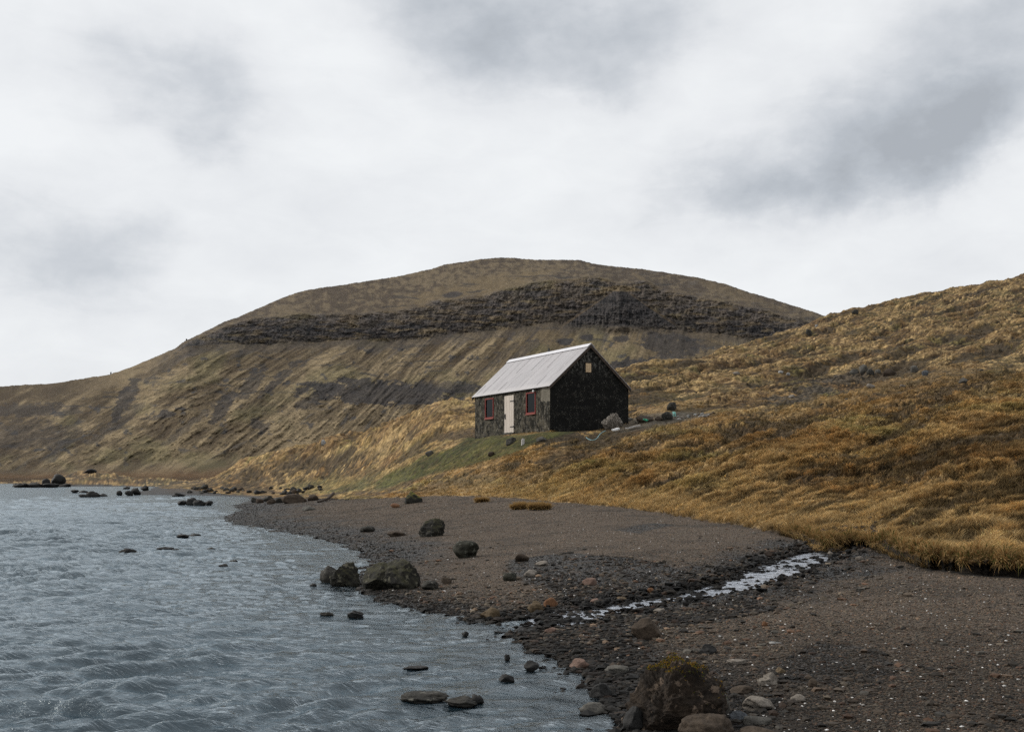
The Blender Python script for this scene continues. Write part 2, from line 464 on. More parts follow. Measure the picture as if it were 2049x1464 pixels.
C = lerpc(C, GRASS_OLIVE, sstep(.0, .38, -nA * .6 + nB * .6 + .1 * nC) * .75 * sstep(25, 45, YY))
C = lerpc(C, BROWN, sstep(.10, .42, -nB - .3 * nC) * .8)
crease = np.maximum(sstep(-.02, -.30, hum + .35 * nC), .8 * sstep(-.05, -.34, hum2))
dkk = sstep(.0, -.22, terr + .25 * hum + .2 * cl1)                      # hollows below terrace edges: bare peat and heather, with shade painted in
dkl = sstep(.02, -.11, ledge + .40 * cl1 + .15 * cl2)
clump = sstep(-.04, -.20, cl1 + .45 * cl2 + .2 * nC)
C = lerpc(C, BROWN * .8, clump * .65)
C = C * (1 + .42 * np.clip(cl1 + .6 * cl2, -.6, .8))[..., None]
C = lerpc(C, PEAT_SHADE, np.clip(crease * .4 + dkk * .55 + dkl * .85 + clump * .25, 0, .93) * dist_b)  # creases and ledges darken: painted shade on top of the peat tone
C = lerpc(C, PEAT_SHADE * .8, holes * .85)
C = lerpc(C, GRASS_STRAW * 1.0, sstep(.10, .30, ledge + .3 * cl1) * .28 * (1 - holes) * (1 - .5 * sstep(.1, .3, dkk)))
# straw fringe along the beach
C = lerpc(C, GRASS_STRAW, (1 - sstep(.5, 4.0, (YY - YB) / np.clip(YY / 25, .5, 3))) * .65 * sstep(750, 1000, PXG)[None, :])
# right-hand upper hill is duller
farr = sstep(42, 80, YY)
C = lerpc(C, GRASS_OLIVE * 1.0, farr * .35 * sstep(-.15, .3, nA + .5 * nB))
C = lerpc(C, BROWN * .9, farr * .50 * sstep(-.25, .2, nD - .4 * nB))
C = C * (1 - .26 * farr * sstep(1000, 1250, PXG)[None, :] - .15 * farr)[..., None]
cline = np.exp(-((ledge + .06 * cl2 - .08) / .040) ** 2) + .9 * np.exp(-((ledge + .06 * cl2 - .24) / .035) ** 2)
C = lerpc(C, GRASS_STRAW * 1.15, np.clip(farr * cline * sstep(-.3, .15, nC + nA) * .80, 0, 1))
C = lerpc(C, PEAT_SHADE * 1.1, farr * sstep(-.06, -.16, ledge + .15 * cl1) * .80)
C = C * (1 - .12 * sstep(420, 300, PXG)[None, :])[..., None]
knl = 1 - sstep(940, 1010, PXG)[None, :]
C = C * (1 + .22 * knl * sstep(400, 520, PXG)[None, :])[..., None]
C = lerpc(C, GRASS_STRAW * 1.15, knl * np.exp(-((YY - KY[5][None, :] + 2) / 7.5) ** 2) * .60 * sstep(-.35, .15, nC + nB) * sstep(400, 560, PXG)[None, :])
kd = polymask([(370, 975), (450, 948), (540, 925), (640, 905), (740, 900), (760, 925), (700, 955), (640, 972), (480, 985)], 14, 4, 12)
C = lerpc(C, PEAT_SHADE * 1.1, kd * .90 * sstep(-.12, .10, nC + .5 * nB + .3 * cl2))
kd2 = polymask([(560, 905), (700, 850), (860, 818), (945, 818), (945, 835), (840, 850), (700, 885), (600, 925)], 10, 4, 13)
C = lerpc(C, BROWN * .45, kd2 * .80 * sstep(-.15, .12, nC + .4 * nB))
# green mown strip below the hut
gm = polymask([(935, 872), (1105, 866), (1190, 850), (1195, 858), (1085, 882), (1035, 905), (960, 925), (880, 945), (820, 962), (752, 975), (735, 972), (790, 940), (850, 912), (905, 892)], 9, 3, 1)
C = lerpc(C, lerpc(np.zeros_like(C) + MOSSG, MOSSG * [1.9, 1.6, 1.8], sstep(-.2, .4, nC + .6 * nB)), gm * .90 * (1 - .4 * clump))
gm2 = polymask([(735, 945), (800, 935), (830, 955), (760, 985), (700, 984)], 8, 4, 2)
C = lerpc(C, np.array([.13, .128, .050]), gm2 * .25)
gm3 = polymask([(560, 975), (650, 950), (720, 955), (740, 980), (600, 990)], 8, 4, 3)
C = lerpc(C, np.array([.085, .090, .025]), gm3 * .35)
# bare scree on the right-hand slope
scree = polymask([(1520, 800), (1620, 762), (1700, 742), (1745, 745), (1740, 768), (1650, 790), (1560, 812)], 9, 3, 4)
C = lerpc(C, np.array([.040, .032, .024]), scree * .90 * sstep(-.35, .0, nC + nB))
peat2 = polymask([(1700, 735), (1800, 722), (1900, 738), (2049, 740), (2049, 770), (1900, 790), (1760, 785), (1690, 765)], 16, 5, 5)
C = lerpc(C, PEAT_SHADE * 1.3, peat2 * .62 * sstep(-.2, .25, nC + nB + .15))
rub = polymask([(1255, 838), (1300, 828), (1400, 824), (1440, 828), (1330, 850), (1262, 862), (1225, 868)], 5, 2, 6)
C = lerpc(C, np.array([.07, .06, .045]), rub * .8)
# bank front: bare dark soil, with the shade under the overhang painted in
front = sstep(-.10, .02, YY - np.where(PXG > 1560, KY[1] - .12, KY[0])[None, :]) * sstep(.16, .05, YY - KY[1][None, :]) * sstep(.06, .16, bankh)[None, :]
# gravel
GR = np.array([.074, .056, .041]); WET = np.array([.010, .0098, .0092])
gcol = np.zeros_like(C) + GR
gn = fbm(XX * .5, YY * .5, 5, 121); gn2 = fbm(XX * 2.6, YY * 2.6, 4, 125)
gcol = lerpc(gcol, GR * [.58, .60, .62], sstep(-.05, .4, gn))
gcol = lerpc(gcol, GR * [1.35, 1.28, 1.22], sstep(.05, .45, gn2) * .6)
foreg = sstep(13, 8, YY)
gcol = gcol * (1 - .55 * foreg[..., None])  # vignette painted into the near gravel colour, along with some wetness
wetm = np.maximum(sstep(1.7, .25, S * np.clip(18 / YY, .25, 1) + 1.0 * gn), sstep(2.2, .3, sd + 1.6 * gn + .5 * gn2) * (YY < 24))
px2 = np.repeat(PXG[None, :], NR, 0)
wz1 = polymask([(1010, 1120), (1100, 1108), (1260, 1110), (1330, 1125), (1400, 1150), (1520, 1165), (1560, 1215), (1330, 1260), (1290, 1330), (1250, 1464), (1180, 1464), (1100, 1330), (960, 1280), (930, 1240), (1130, 1190), (1020, 1150)], 14, 3, 7)
wz2 = polymask([(1540, 1330), (1640, 1285), (1760, 1300), (1800, 1350), (1680, 1370), (1560, 1365)], 12, 4, 8)
wz3 = polymask([(1230, 1060), (1300, 1045), (1350, 1050), (1280, 1068)], 5, 3, 9)
wz4 = polymask([(1190, 1010), (1290, 1022), (1380, 1030), (1300, 1035), (1180, 1020)], 4, 3, 10)
wetm = np.clip(np.maximum(np.maximum(wetm, wz1 * .92), np.maximum(wz2 * .75, wz3 * .8)), 0, 1)
wetm = wetm * (1 - sstep(.08, .3, gn2) * .35)
gcol = lerpc(gcol, WET, wetm)
rgv = np.random.default_rng(77)
C = C * np.clip(1 + (.20 + .35 * scree + .15 * sstep(40, 70, YY)) * gsmooth(rgv.normal(0, 1.5, C.shape[:2]), .7), .3, 2)[..., None]
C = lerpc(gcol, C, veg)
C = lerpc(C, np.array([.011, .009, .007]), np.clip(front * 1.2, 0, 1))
C = np.where((S < 0)[..., None], WET * [.8, .9, .85], C)
wet_attr = np.where(S < 0, 1, wetm) * (1 - veg)

m_ground, n = new_mat("turf_and_gravel")
at = n.add('ShaderNodeVertexColor', layer_name='Col')
wa = n.add('ShaderNodeAttribute', attribute_name='wet'); va = n.add('ShaderNodeAttribute', attribute_name='veg')
pos = n.add('ShaderNodeNewGeometry').outputs['Position']
f1 = n.noise(pos, 9.0, 6, .7); f2 = n.noise(pos, 45.0, 4, .65); 
vor = n.add('ShaderNodeTexVoronoi', ins={'Vector': pos, 'Scale': 60.0})
vor2 = n.add('ShaderNodeTexVoronoi', ins={'Vector': pos, 'Scale': 9.0})
vcol = n.add('ShaderNodeSeparateColor', ins={0: vor.outputs['Color']})
grav = n.ramp(vcol.outputs[0], (0.0, .45), (.55, .95), (.9, 1.5), (1.0, 2.6))
grs = n.ramp(n.math('ADD', n.math('MULTIPLY', f1, .6), n.math('MULTIPLY', f2, .4)), (.32, .45), (.5, 1.0), (.68, 1.65))
mul = n.mix(va.outputs['Fac'], grav, grs)
colr = n.mix(1.0, at.outputs[0], mul, 'MULTIPLY')
hgt = n.math('ADD', n.math('MULTIPLY', vor.outputs['Distance'], -.012), n.math('MULTIPLY', f1, .05))
bmp = n.add('ShaderNodeBump', ins={'Strength': .9, 'Distance': 1.0, 'Height': hgt})
rough = n.math('SUBTRACT', .95, n.math('MULTIPLY', wa.outputs['Fac'], .38))
pb = n.add('ShaderNodeBsdfPrincipled', ins={'Base Color': colr, 'Roughness': rough, 'Normal': bmp.outputs[0], 'Specular IOR Level': .25})
n.add('ShaderNodeOutputMaterial', ins={0: pb.outputs[0]})

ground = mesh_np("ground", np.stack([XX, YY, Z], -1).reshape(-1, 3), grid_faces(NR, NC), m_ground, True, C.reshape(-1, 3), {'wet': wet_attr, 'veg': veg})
set_props(ground, kind='structure')

# ground behind and beside the viewer, so the sheet does not stop at the frame
gx = np.linspace(-40, 60, 60); gy = np.linspace(-40, 2.25, 40)
GX, GY = np.meshgrid(gx, gy)
gs = shore_dist(GX, GY).reshape(GX.shape)
GZ = np.where(gs > 0, np.minimum(gs * .085, .09) + .02, -.02 - .11 * np.abs(gs).clip(0, 9)) + .12 * sstep(4, 30, GX) * gs.clip(0, 8)
bk = mesh_np("beach_behind_viewer", np.stack([GX, GY, GZ], -1).reshape(-1, 3), grid_faces(40, 60), m_ground, True,
             np.zeros((2400, 3)) + GR, {'wet': np.zeros(2400), 'veg': np.zeros(2400)})
bk.name = 'beach'
set_props(bk, kind='structure')

# ------------------------------------------------------------------ lake
def build_water():
    pxs = np.concatenate([np.arange(-900, -60, 20), np.arange(-60, 1420, 2.0), np.arange(1420, 1700, 20)])
    pys = np.concatenate([np.geomspace(4000, 1500, 40), np.arange(1498, 1110, -1.2), np.arange(1110, 1050, -.6), np.arange(1050, 990, -.3), np.arange(990, 966, -.4), [966, 965.6, 965]])
    Yw = CAMZ * F / (pys - HY)
    W_Y = np.repeat(Yw[:, None], len(pxs), 1); W_X = (pxs[None, :] - CX) / F * W_Y
    s = shore_dist(W_X, W_Y).reshape(W_X.shape)
    h = np.zeros_like(W_X)
    rg = np.random.default_rng(5)
    wd = R(-62)      # wind runs towards the right-hand near shore
    xw = W_X + .5 * fbm(W_X * .25, W_Y * .25, 3, 131); yw = W_Y + .5 * fbm(W_X * .25, W_Y * .25, 3, 137)
    for i in range(128):
        lam = np.exp(rg.uniform(math.log(.14), math.log(1.15))) if i < 110 else np.exp(rg.uniform(math.log(1.2), math.log(3.0)))
        a = wd + rg.normal(0, .42)
        k = 2 * np.pi / lam
        ampl = .0165 * lam / 2.2 * (1 if i < 110 else .45 * float(1))
        far_w = 1 if i < 110 else sstep(14, 40, W_Y)
        vis = np.clip(lam * F * CAMZ / (W_Y ** 2) * .80 - .10, 0, 1)      # drop what the mesh cannot carry
        ph = k * (xw * math.cos(a) + yw * math.sin(a)) + rg.uniform(0, 6.28)
        sn = np.sin(ph)
        h += ampl * vis * far_w * (sn + .28 * np.cos(2 * ph))
    gust = .55 + .9 * sstep(-.3, .45, fbm(W_X * .10, W_Y * .06, 4, 141))
    damp = np.clip(-s / 3.5, .3, 1)
    h = h * gust * damp * 1.15
    # one small breaking ripple that follows the shore
    V = np.stack([W_X, W_Y, h], -1).reshape(-1, 3)
    dep = np.clip(-s * .11 + .02, 0, 1.6)
    return V, grid_faces(len(pys), len(pxs)), dep, gust * np.ones_like(W_X)
m_water, n = new_mat("lake_water")
pos = n.add('ShaderNodeNewGeometry').outputs['Position']
mpw = n.mapping(pos, rot=(0, 0, R(28)), scale=(1, 1, 1))
mpw2 = n.mapping(mpw, scale=(.45, 1.0, 1))
w1 = n.noise(mpw2, 3.4, 6, .62, .6); w2 = n.noise(mpw2, 9.0, 5, .62, .4); w3 = n.noise(mpw2, .55, 4, .55, .3)
hh = n.math('ADD', n.math('MULTIPLY', w1, .085), n.math('ADD', n.math('MULTIPLY', w2, .012), n.math('MULTIPLY', w3, .13)))
bm = n.add('ShaderNodeBump', ins={'Strength': 1.0, 'Distance': 1.0, 'Height': hh})
fr = n.add('ShaderNodeFresnel', ins={'IOR': 1.65, 'Normal': bm.outputs[0]})
dp = n.add('ShaderNodeAttribute', attribute_name='depth')
gl = n.add('ShaderNodeBsdfGlossy', ins={'Color': (.86, .95, 1.0), 'Roughness': .11, 'Normal': bm.outputs[0]})
df = n.add('ShaderNodeBsdfDiffuse', ins={'Color': (.012, .025, .035), 'Normal': bm.outputs[0]})
tr = n.add('ShaderNodeBsdfTransparent', ins={'Color': (.80, .84, .82)})
body = n.add('ShaderNodeMixShader', ins={0: n.ramp(dp.outputs['Fac'], (0, .05), (.10, .45), (.35, 1.0)), 1: tr.outputs[0], 2: df.outputs[0]})
frc = n.math('MULTIPLY', fr.outputs[0], 1.0, clamp=True)
mx = n.add('ShaderNodeMixShader', ins={0: frc, 1: body.outputs[0], 2: gl.outputs[0]})
n.add('ShaderNodeOutputMaterial', ins={0: mx.outputs[0]})
V, Fq, dep, gust = build_water()
lake = mesh_np("water", V, Fq, m_water, True, None, {'depth': dep})
set_props(lake, kind='structure')
# lake sheet left of and behind the viewer
q = np.array([[-900, -60, -.03], [-.6, -60, -.03], [-.6, 1.3, -.03], [-900, 1.3, -.03]])
lk2 = mesh_np("lake_behind_viewer", q, np.array([[0, 1, 2, 3]]), m_water, True, None, {'depth': np.ones(4)})
lk2.name = 'lake'
set_props(lk2, kind='structure')

# stream sheet
def build_stream():
    d = np.concatenate([[0], np.cumsum(np.hypot(np.diff(SP[:, 0]), np.diff(SP[:, 1])))])
    t = np.linspace(0, d[-1], 240)
    P = np.stack([gsmooth(np.interp(t, d, SP[:, j]), 3) for j in range(4)], -1)
    dx = np.gradient(P[:, 0]); dy = np.gradient(P[:, 1]); L = np.hypot(dx, dy)
    nx, ny = -dy / L, dx / L
    us = np.linspace(-1.25, 1.25, 25)
    X = P[:, 0, None] + nx[:, None] * us * P[:, 3, None]; Y = P[:, 1, None] + ny[:, None] * us * P[:, 3, None]
    Zs_ = P[:, 2, None] - .001 + .006 * fbm(X * 5, Y * 5, 3, 151) + 0 * X
    return np.stack([X, Y, Zs_], -1).reshape(-1, 3), grid_faces(240, 25)
m_stream, n = new_mat("stream_water")
pos = n.add('ShaderNodeNewGeometry').outputs['Position']
w1 = n.noise(pos, 6.0, 5, .6, .5); w2 = n.noise(pos, 22.0, 3, .6)
bm = n.add('ShaderNodeBump', ins={'Strength': 1.0, 'Distance': 1.0, 'Height': n.math('ADD', n.math('MULTIPLY', w1, .075), n.math('MULTIPLY', w2, .012))})
fr = n.add('ShaderNodeFresnel', ins={'IOR': 1.333, 'Normal': bm.outputs[0]})
gl = n.add('ShaderNodeBsdfGlossy', ins={'Color': (.72, .75, .80), 'Roughness': .10, 'Normal': bm.outputs[0]})
tr = n.add('ShaderNodeBsdfTransparent', ins={'Color': (.62, .62, .58)})
mx = n.add('ShaderNodeMixShader', ins={0: fr.outputs[0], 1: tr.outputs[0], 2: gl.outputs[0]})
n.add('ShaderNodeOutputMaterial', ins={0: mx.outputs[0]})
V, Fq = build_stream()
st = mesh_np("stream", V, Fq, m_stream)
set_props(st, kind='structure')

# ------------------------------------------------------------------ far mountain
MSKY = [(-5200, 680), (-2400, 700), (-1800, 770), (-1200, 830), (-500, 792), (0, 773), (60, 769), (100, 768), (160, 758), (220, 749), (235, 744), (270, 731), (320, 710), (350, 697), (370, 682), (400, 668), (450, 643), (480, 633), (520, 615), (560, 598), (600, 583),
        (640, 576), (700, 568), (800, 552), (840, 543), (870, 536), (895, 528), (920, 525), (960, 519), (1000, 515.5), (1030, 516), (1060, 519), (1160, 520.5), (1185, 527), (1210, 531), (1280, 538),
        (1330, 545), (1400, 556), (1450, 568), (1500, 585), (1530, 593), (1560, 603), (1600, 615), (1640, 628), (1665, 637), (1750, 668), (1900, 715), (2100, 760), (3200, 860)]
MTOP = [(-1200, 900), (0, 820), (150, 790), (280, 752), (340, 708), (375, 683), (420, 664), (450, 650), (500, 640), (550, 632), (700, 628), (800, 618), (880, 602), (1000, 585), (1060, 570), (1100, 562), (1150, 556), (1200, 555), (1235, 562),
        (1290, 560), (1330, 578), (1400, 594), (1500, 612), (1600, 636), (1640, 650), (1700, 672), (1900, 740), (3200, 880)]
MBOT = [(-1200, 905), (0, 826), (150, 797), (280, 759), (340, 715), (375, 693), (420, 690), (500, 689), (560, 687), (620, 684), (700, 681), (760, 684), (830, 682), (900, 670), (1000, 662), (1060, 652), (1100, 650), (1150, 656), (1200, 653),
        (1290, 656), (1350, 664), (1400, 668), (1470, 674), (1560, 690), (1640, 690), (1700, 705), (1900, 770), (3200, 890)]
MPX = np.concatenate([np.arange(-5200, -1200, 60), np.arange(-1200, -40, 16), np.arange(-40, 1800, 1.7), np.arange(1800, 3200, 20)])  # left end: unseen hills added so the hut panes reflect something dark
def line(t): 
    a = np.array(t, float); return np.interp(MPX, a[:, 0], a[:, 1])
mc = len(MPX)
sk = line(MSKY); tp = np.maximum(line(MTOP), sk + 4); bt = np.maximum(line(MBOT), tp + 5)
sk = sk + 1.6 * fbm(MPX * .05, MPX * 0, 5, 201) + .8 * perlin(MPX * .35, MPX * 0, 203)
wob = 9 * fbm(MPX * .012, MPX * 0 + 5, 3, 205)
tp = np.maximum(tp + wob, sk + 3); bt = np.maximum(bt + 9 * fbm(MPX * .015, MPX * 0 + 9, 3, 207), tp + 4)
# rows: py and distance
segs = [  # (py row, Y, count to next)
    (np.full(mc, 964.0), np.full(mc, 372.0), 6), (np.full(mc, 957.0), np.full(mc, 420.0), 22),
    (930 + 10 * np.cos(MPX * .006), np.full(mc, 640.0), 150), (bt, 1000 + 60 * np.cos((MPX - 900) * .004), 90),
    (tp, 1050 + 60 * np.cos((MPX - 900) * .004), 130), (sk, 1430 + 120 * np.cos((MPX - 1000) * .003), 8)]
rows_py, rows_Y, rows_k = [], [], []
for i in range(len(segs) - 1):
    p0, y0, cnt = segs[i]; p1, y1, _ = segs[i + 1]
    z0 = (HY - p0) / F * y0; z1 = (HY - p1) / F * y1
    for j in range(cnt):
        t = j / cnt
        pyv = p0 + (p1 - p0) * t
        # distance follows so that the surface is straight in height over distance
        sl = (z1 - z0) / (y1 - y0)
        den = (HY - pyv) / F - sl
        yv = (z0 - sl * y0) / np.where(np.abs(den) < 1e-6, 1e-6, den)
        rows_py.append(pyv); rows_Y.append(np.clip(yv, np.minimum(y0, y1), np.maximum(y0, y1))); rows_k.append(np.full(mc, i + t))
skY = segs[-1][1]; skZ = (HY - sk) / F * skY
MY = np.array(rows_Y + [skY]); MP = np.array(rows_py + [sk]); MK = np.array(rows_k + [np.full(mc, 5.0)])
MY = gsmooth(MY.T, 2.5).T
MZ = (HY - MP) / F * MY + CAMZ
for f_, dz in ((1.15, -6), (1.6, -60), (2.4, -170)):
    MY = np.vstack([MY, skY * f_]); MZ = np.vstack([MZ, np.maximum(skZ + CAMZ + dz, -5)]); MP = np.vstack([MP, sk + 1]); MK = np.vstack([MK, np.full(mc, 5.5)])
MY[0] = 330; MZ[0] = -2
MPXX = np.repeat(MPX[None, :], MY.shape[0], 0)
# relief: gullies running down the fall line, strata in the cliffs, knobs
AX, AY = 1480., 180.
ang = np.arctan2(MP - AY, MPXX - AX); rad = np.hypot(MP - AY, MPXX - AX)
wrp = .014 * fbm(MPXX * .007, MP * .007, 4, 211)
u = (ang + wrp) * 26
gul = fbm(u * 1.3, rad * .004, 6, 213, gain=.62)
gul_r = fbm(u * .8, rad * .003, 4, 217, mode=2)
gulf = fbm(u * 4.5, rad * .014, 6, 219, gain=.68)
bodyn = fbm(MPXX * .008, MP * .014, 5, 223)
gk = lerp(1.0, .30, sstep(900, 1150, MPXX))
gul = gul * gk; gulf = gulf * gk; gul_r = gul_r * gk
fine = fbm(MPXX * .06, MP * .12, 6, 227, gain=.65)
strat = fbm(MPXX * .022, MP * .085 + 1.6 * bodyn, 5, 229, gain=.62)
colm = fbm(MPXX * .16 + .8 * fine, MP * .05, 5, 233, gain=.65)
inlow = sstep(1.6, 2.3, MK) * (1 - sstep(2.9, 3.05, MK))
incliff = sstep(2.93, 3.05, MK) * (1 - sstep(3.9, 4.1, MK))
inup = sstep(3.95, 4.1, MK)
ctr = np.clip((MPXX - 260) / 120, 0, 1)                      # the band dies out on the left
# the spur: a rocky cone in front of the cliff with a grassy tip
spx, spy = 1240., 574.
spur_w = (MP - spy) * 1.55
spur = sstep(0, 6, MP - spy) * sstep(1.0, .86, np.abs(MPXX - spx + 6) / np.maximum(spur_w, 1)) * (MP < 668)
spur_in = np.clip(1 - np.abs(MPXX - spx) / np.maximum(spur_w, 1), 0, 1) * (MP > spy) * (1 - sstep(652, 672, MP))
tip = sstep(1.3, .6, ((MPXX - 1242) / 40) ** 2 + ((MP - 577 - .004 * (MPXX - 1242) ** 2 * .6) / 6) ** 2 + .8 * fine)
d_Y = -10 * gul * (inlow + .25 * inup) - 5 * gulf * inlow - 14 * bodyn * inlow
d_Y += -6 * colm * incliff * ctr + 4 * strat * incliff * ctr - 26 * spur_in - 18 * bodyn * inup - 5 * strat * inup
d_Y += -3.5 * fine * sstep(1.5, 2.2, MK)
shape_keep = 1 - sstep(4.93, 5.0, MK)
MYd = MY + d_Y * shape_keep * (MK < 5.2)
MZd = MZ + (MYd - MY) * (HY - MP) / F                       # stays on the measured outline
MX = (MPXX - CX) / F * MYd
# colours
TAN = np.array([.132, .100, .060]); TAN2 = np.array([.215, .164, .098]); DBR = np.array([.072, .052, .032]); ROCK = np.array([.070, .063, .061]); ROCKD = np.array([.030, .030, .032]); FLAT = np.array([.115, .064, .030])
MC = np.zeros(MX.shape + (3,)) + TAN
MC = lerpc(MC, TAN2, sstep(.0, .17, gul + .55 * gulf + .3 * bodyn))
MC = lerpc(MC, DBR, sstep(.06, .24, -gul - .55 * gulf + .25 * fine) * .85)
MC = lerpc(MC, np.array([.105, .095, .046]), sstep(.05, .4, bodyn) * .5)
# dark left flank
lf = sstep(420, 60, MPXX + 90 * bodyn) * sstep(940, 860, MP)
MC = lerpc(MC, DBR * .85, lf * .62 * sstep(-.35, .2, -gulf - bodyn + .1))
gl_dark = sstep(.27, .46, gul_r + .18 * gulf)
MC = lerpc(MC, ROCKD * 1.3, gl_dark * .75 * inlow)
spots = sstep(.30, .42, fbm(MPXX * .035, MP * .06, 4, 241) + .12 * fine)
MC = lerpc(MC, ROCKD * 1.5, spots * .8 * inlow)
# dark scree fans hanging below the cliff
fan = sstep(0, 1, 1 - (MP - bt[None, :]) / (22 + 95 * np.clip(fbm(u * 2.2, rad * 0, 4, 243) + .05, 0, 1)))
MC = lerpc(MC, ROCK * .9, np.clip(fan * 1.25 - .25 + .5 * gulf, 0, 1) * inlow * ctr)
# middle band of broken rock
def blob(px, py, rx, ry, rot=0):
    c, s = math.cos(R(rot)), math.sin(R(rot))
    dx = MPXX - px; dy = MP - py
    return ((dx * c + dy * s) / rx) ** 2 + ((-dx * s + dy * c) / ry) ** 2
nz = 1.1 * fbm(MPXX * .04, MP * .09, 6, 247, gain=.65) + .35 * gulf + .3 * strat
for b_, st_ in ((blob(760, 785, 175, 26, 4), .9), (blob(880, 775, 90, 14, 0), .7), (blob(640, 790, 60, 16, -30), .7), (blob(930, 780, 50, 10), .7),
               (blob(1345, 690, 70, 26, 12), .85), (blob(1290, 738, 75, 22, 3), .95), (blob(1175, 676, 14, 7), 1), (blob(1240, 678, 22, 6), .9), (blob(1130, 683, 20, 8), 1),
               (blob(500, 770, 18, 50, 35), .7), (blob(560, 755, 60, 9, -42), .7), (blob(250, 800, 16, 55, 30), .8), (blob(445, 815, 14, 50, 35), .8), (blob(230, 850, 90, 10, -35), .5),
               (blob(520, 850, 22, 16), .7), (blob(335, 828, 20, 8), .9), (blob(60, 820, 120, 14), .6), (blob(60, 870, 120, 30), .45), (blob(380, 850, 90, 8, -38), .5), (blob(1420, 690, 60, 8, 12), .5), (blob(1050, 700, 40, 10, -35), .55), (blob(985, 730, 80, 8, -42), .4)):
    MC = lerpc(MC, ROCK * .62, sstep(.95, .75, b_ + 1.5 * nz) * st_)
# cliffs
cl = lerpc(np.zeros_like(MC) + ROCK, ROCKD * .75, sstep(-.08, .22, .6 * strat + .8 * colm))
cl = lerpc(cl, np.array([.075, .068, .064]), sstep(.18, .45, fine + .5 * colm) * .5)
cl = lerpc(cl, DBR * 1.1, sstep(.12, .4, -strat + .3 * bodyn) * .45)
cmask = np.clip(incliff + .0, 0, 1) * ctr
gulff_e = fbm(u * 9, rad * .02, 4, 263, gain=.6)
edge = sstep(2.98, 3.2, MK + .35 * gulf + .25 * gulff_e) * (1 - sstep(3.55, 4.15, MK + 1.0 * fbm(MPXX * .02, MP * .06, 5, 251)))
chute = sstep(.16, .30, fbm(MPXX * .045 + MP * .03, MP * .006, 4, 257, gain=.55)) * (1 - .4 * sstep(900, 1100, MPXX))
cl = lerpc(cl, np.array([.095, .080, .066]), chute * .55)
cl = cl * np.clip(1 + .5 * sstep(3.35, 3.9, MK) - .25 * sstep(3.5, 3.1, MK), .5, 1.6)[..., None]
grassy = sstep(.06, .26, fbm(MPXX * .02, MP * .11, 5, 253) - .25 * strat)
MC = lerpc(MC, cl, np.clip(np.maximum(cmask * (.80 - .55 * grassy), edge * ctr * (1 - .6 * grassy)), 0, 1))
# upper shoulder: brown grey, stony, with lighter turf in the middle
UP = np.array([.088, .068, .050])
up = lerpc(np.zeros_like(MC) + UP * .85, np.array([.135, .105, .068]), sstep(-.15, .25, fine + .5 * bodyn + .3 * strat))
up = lerpc(up, TAN * 1.1, np.clip(sstep(1.2, .4, blob(930, 585, 150, 24, -14) + 1.2 * nz) + .8 * sstep(1.2, .4, blob(1040, 556, 110, 6, -14) + 1.0 * nz) + .7 * sstep(1.2, .4, blob(1330, 590, 80, 7, 35) + 1.0 * nz) + .6 * sstep(1.2, .4, blob(1480, 590, 110, 9, 19) + .8 * nz), 0, 1) * .9)
up = lerpc(up, ROCK * .8, sstep(.12, .4, strat + .3 * fine) * .6 * sstep(1050, 1250, MPXX))
up = lerpc(up, ROCK * .7, sstep(1.2, .5, blob(905, 590, 22, 7, -8) + .6 * nz))
thin = fbm(MPXX * .010 + 3, MP * .16 + 2.2 * bodyn, 5, 259, gain=.6)
up = lerpc(up, ROCKD * 1.1, sstep(.20, .32, thin + .12 * fine) * sstep(4.75, 4.25, MK) * .75)
MC = lerpc(MC, up, inup * ctr)
MC = lerpc(MC, ROCKD * 1.2, sstep(.24, .34, thin + .15 * fine) * inlow * .75 * sstep(2.2, 2.6, MK))
colf = fbm(MPXX * .30 + .6 * fine, MP * .03, 4, 267, gain=.65)
spc = lerpc(np.zeros_like(MC) + ROCK * .85, ROCKD * .6, sstep(-.10, .18, colf + .5 * strat))
MC = lerpc(MC, spc, sstep(.04, .12, spur_in) * .92 * sstep(660, 648, MP))
MC = lerpc(MC, DBR * 1.5, np.exp(-((spur_in - .05) / .035) ** 2) * .75 * sstep(574, 584, MP) * sstep(655, 640, MP))
MC = lerpc(MC, TAN * 1.15, tip * .9)
gulff = fbm(u * 14, rad * .03, 4, 261, gain=.6) * gk
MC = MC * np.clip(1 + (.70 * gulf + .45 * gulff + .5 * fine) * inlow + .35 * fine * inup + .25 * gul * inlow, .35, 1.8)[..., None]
# flat foot
ft = 1 - sstep(1.0, 1.9, MK + .4 * bodyn)
MC = lerpc(MC, FLAT, ft * .85)
MC = lerpc(MC, DBR * .6, (1 - sstep(.9, 1.25, MK)) * .6)
m_mtn, n = new_mat("mountain_turf_and_basalt")
at = n.add('ShaderNodeVertexColor', layer_name='Col')
pos = n.add('ShaderNodeNewGeometry').outputs['Position']
f1 = n.noise(pos, .35, 6, .75); f2 = n.noise(pos, 1.6, 3, .7)
mulm = n.ramp(n.math('ADD', n.math('MULTIPLY', f1, .6), n.math('MULTIPLY', f2, .4)), (.36, .42), (.5, 1.0), (.64, 1.75))
colr = n.mix(1.0, at.outputs[0], mulm, 'MULTIPLY')
bmp = n.add('ShaderNodeBump', ins={'Strength': .7, 'Distance': 1.0, 'Height': n.math('MULTIPLY', f1, 5.0)})
pb = n.add('ShaderNodeBsdfPrincipled', ins={'Base Color': colr, 'Roughness': .95, 'Specular IOR Level': .1, 'Normal': bmp.outputs[0]})
n.add('ShaderNodeOutputMaterial', ins={0: pb.outputs[0]})
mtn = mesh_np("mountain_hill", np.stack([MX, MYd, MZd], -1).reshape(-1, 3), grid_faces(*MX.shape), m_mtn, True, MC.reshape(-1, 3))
set_props(mtn, kind='structure')
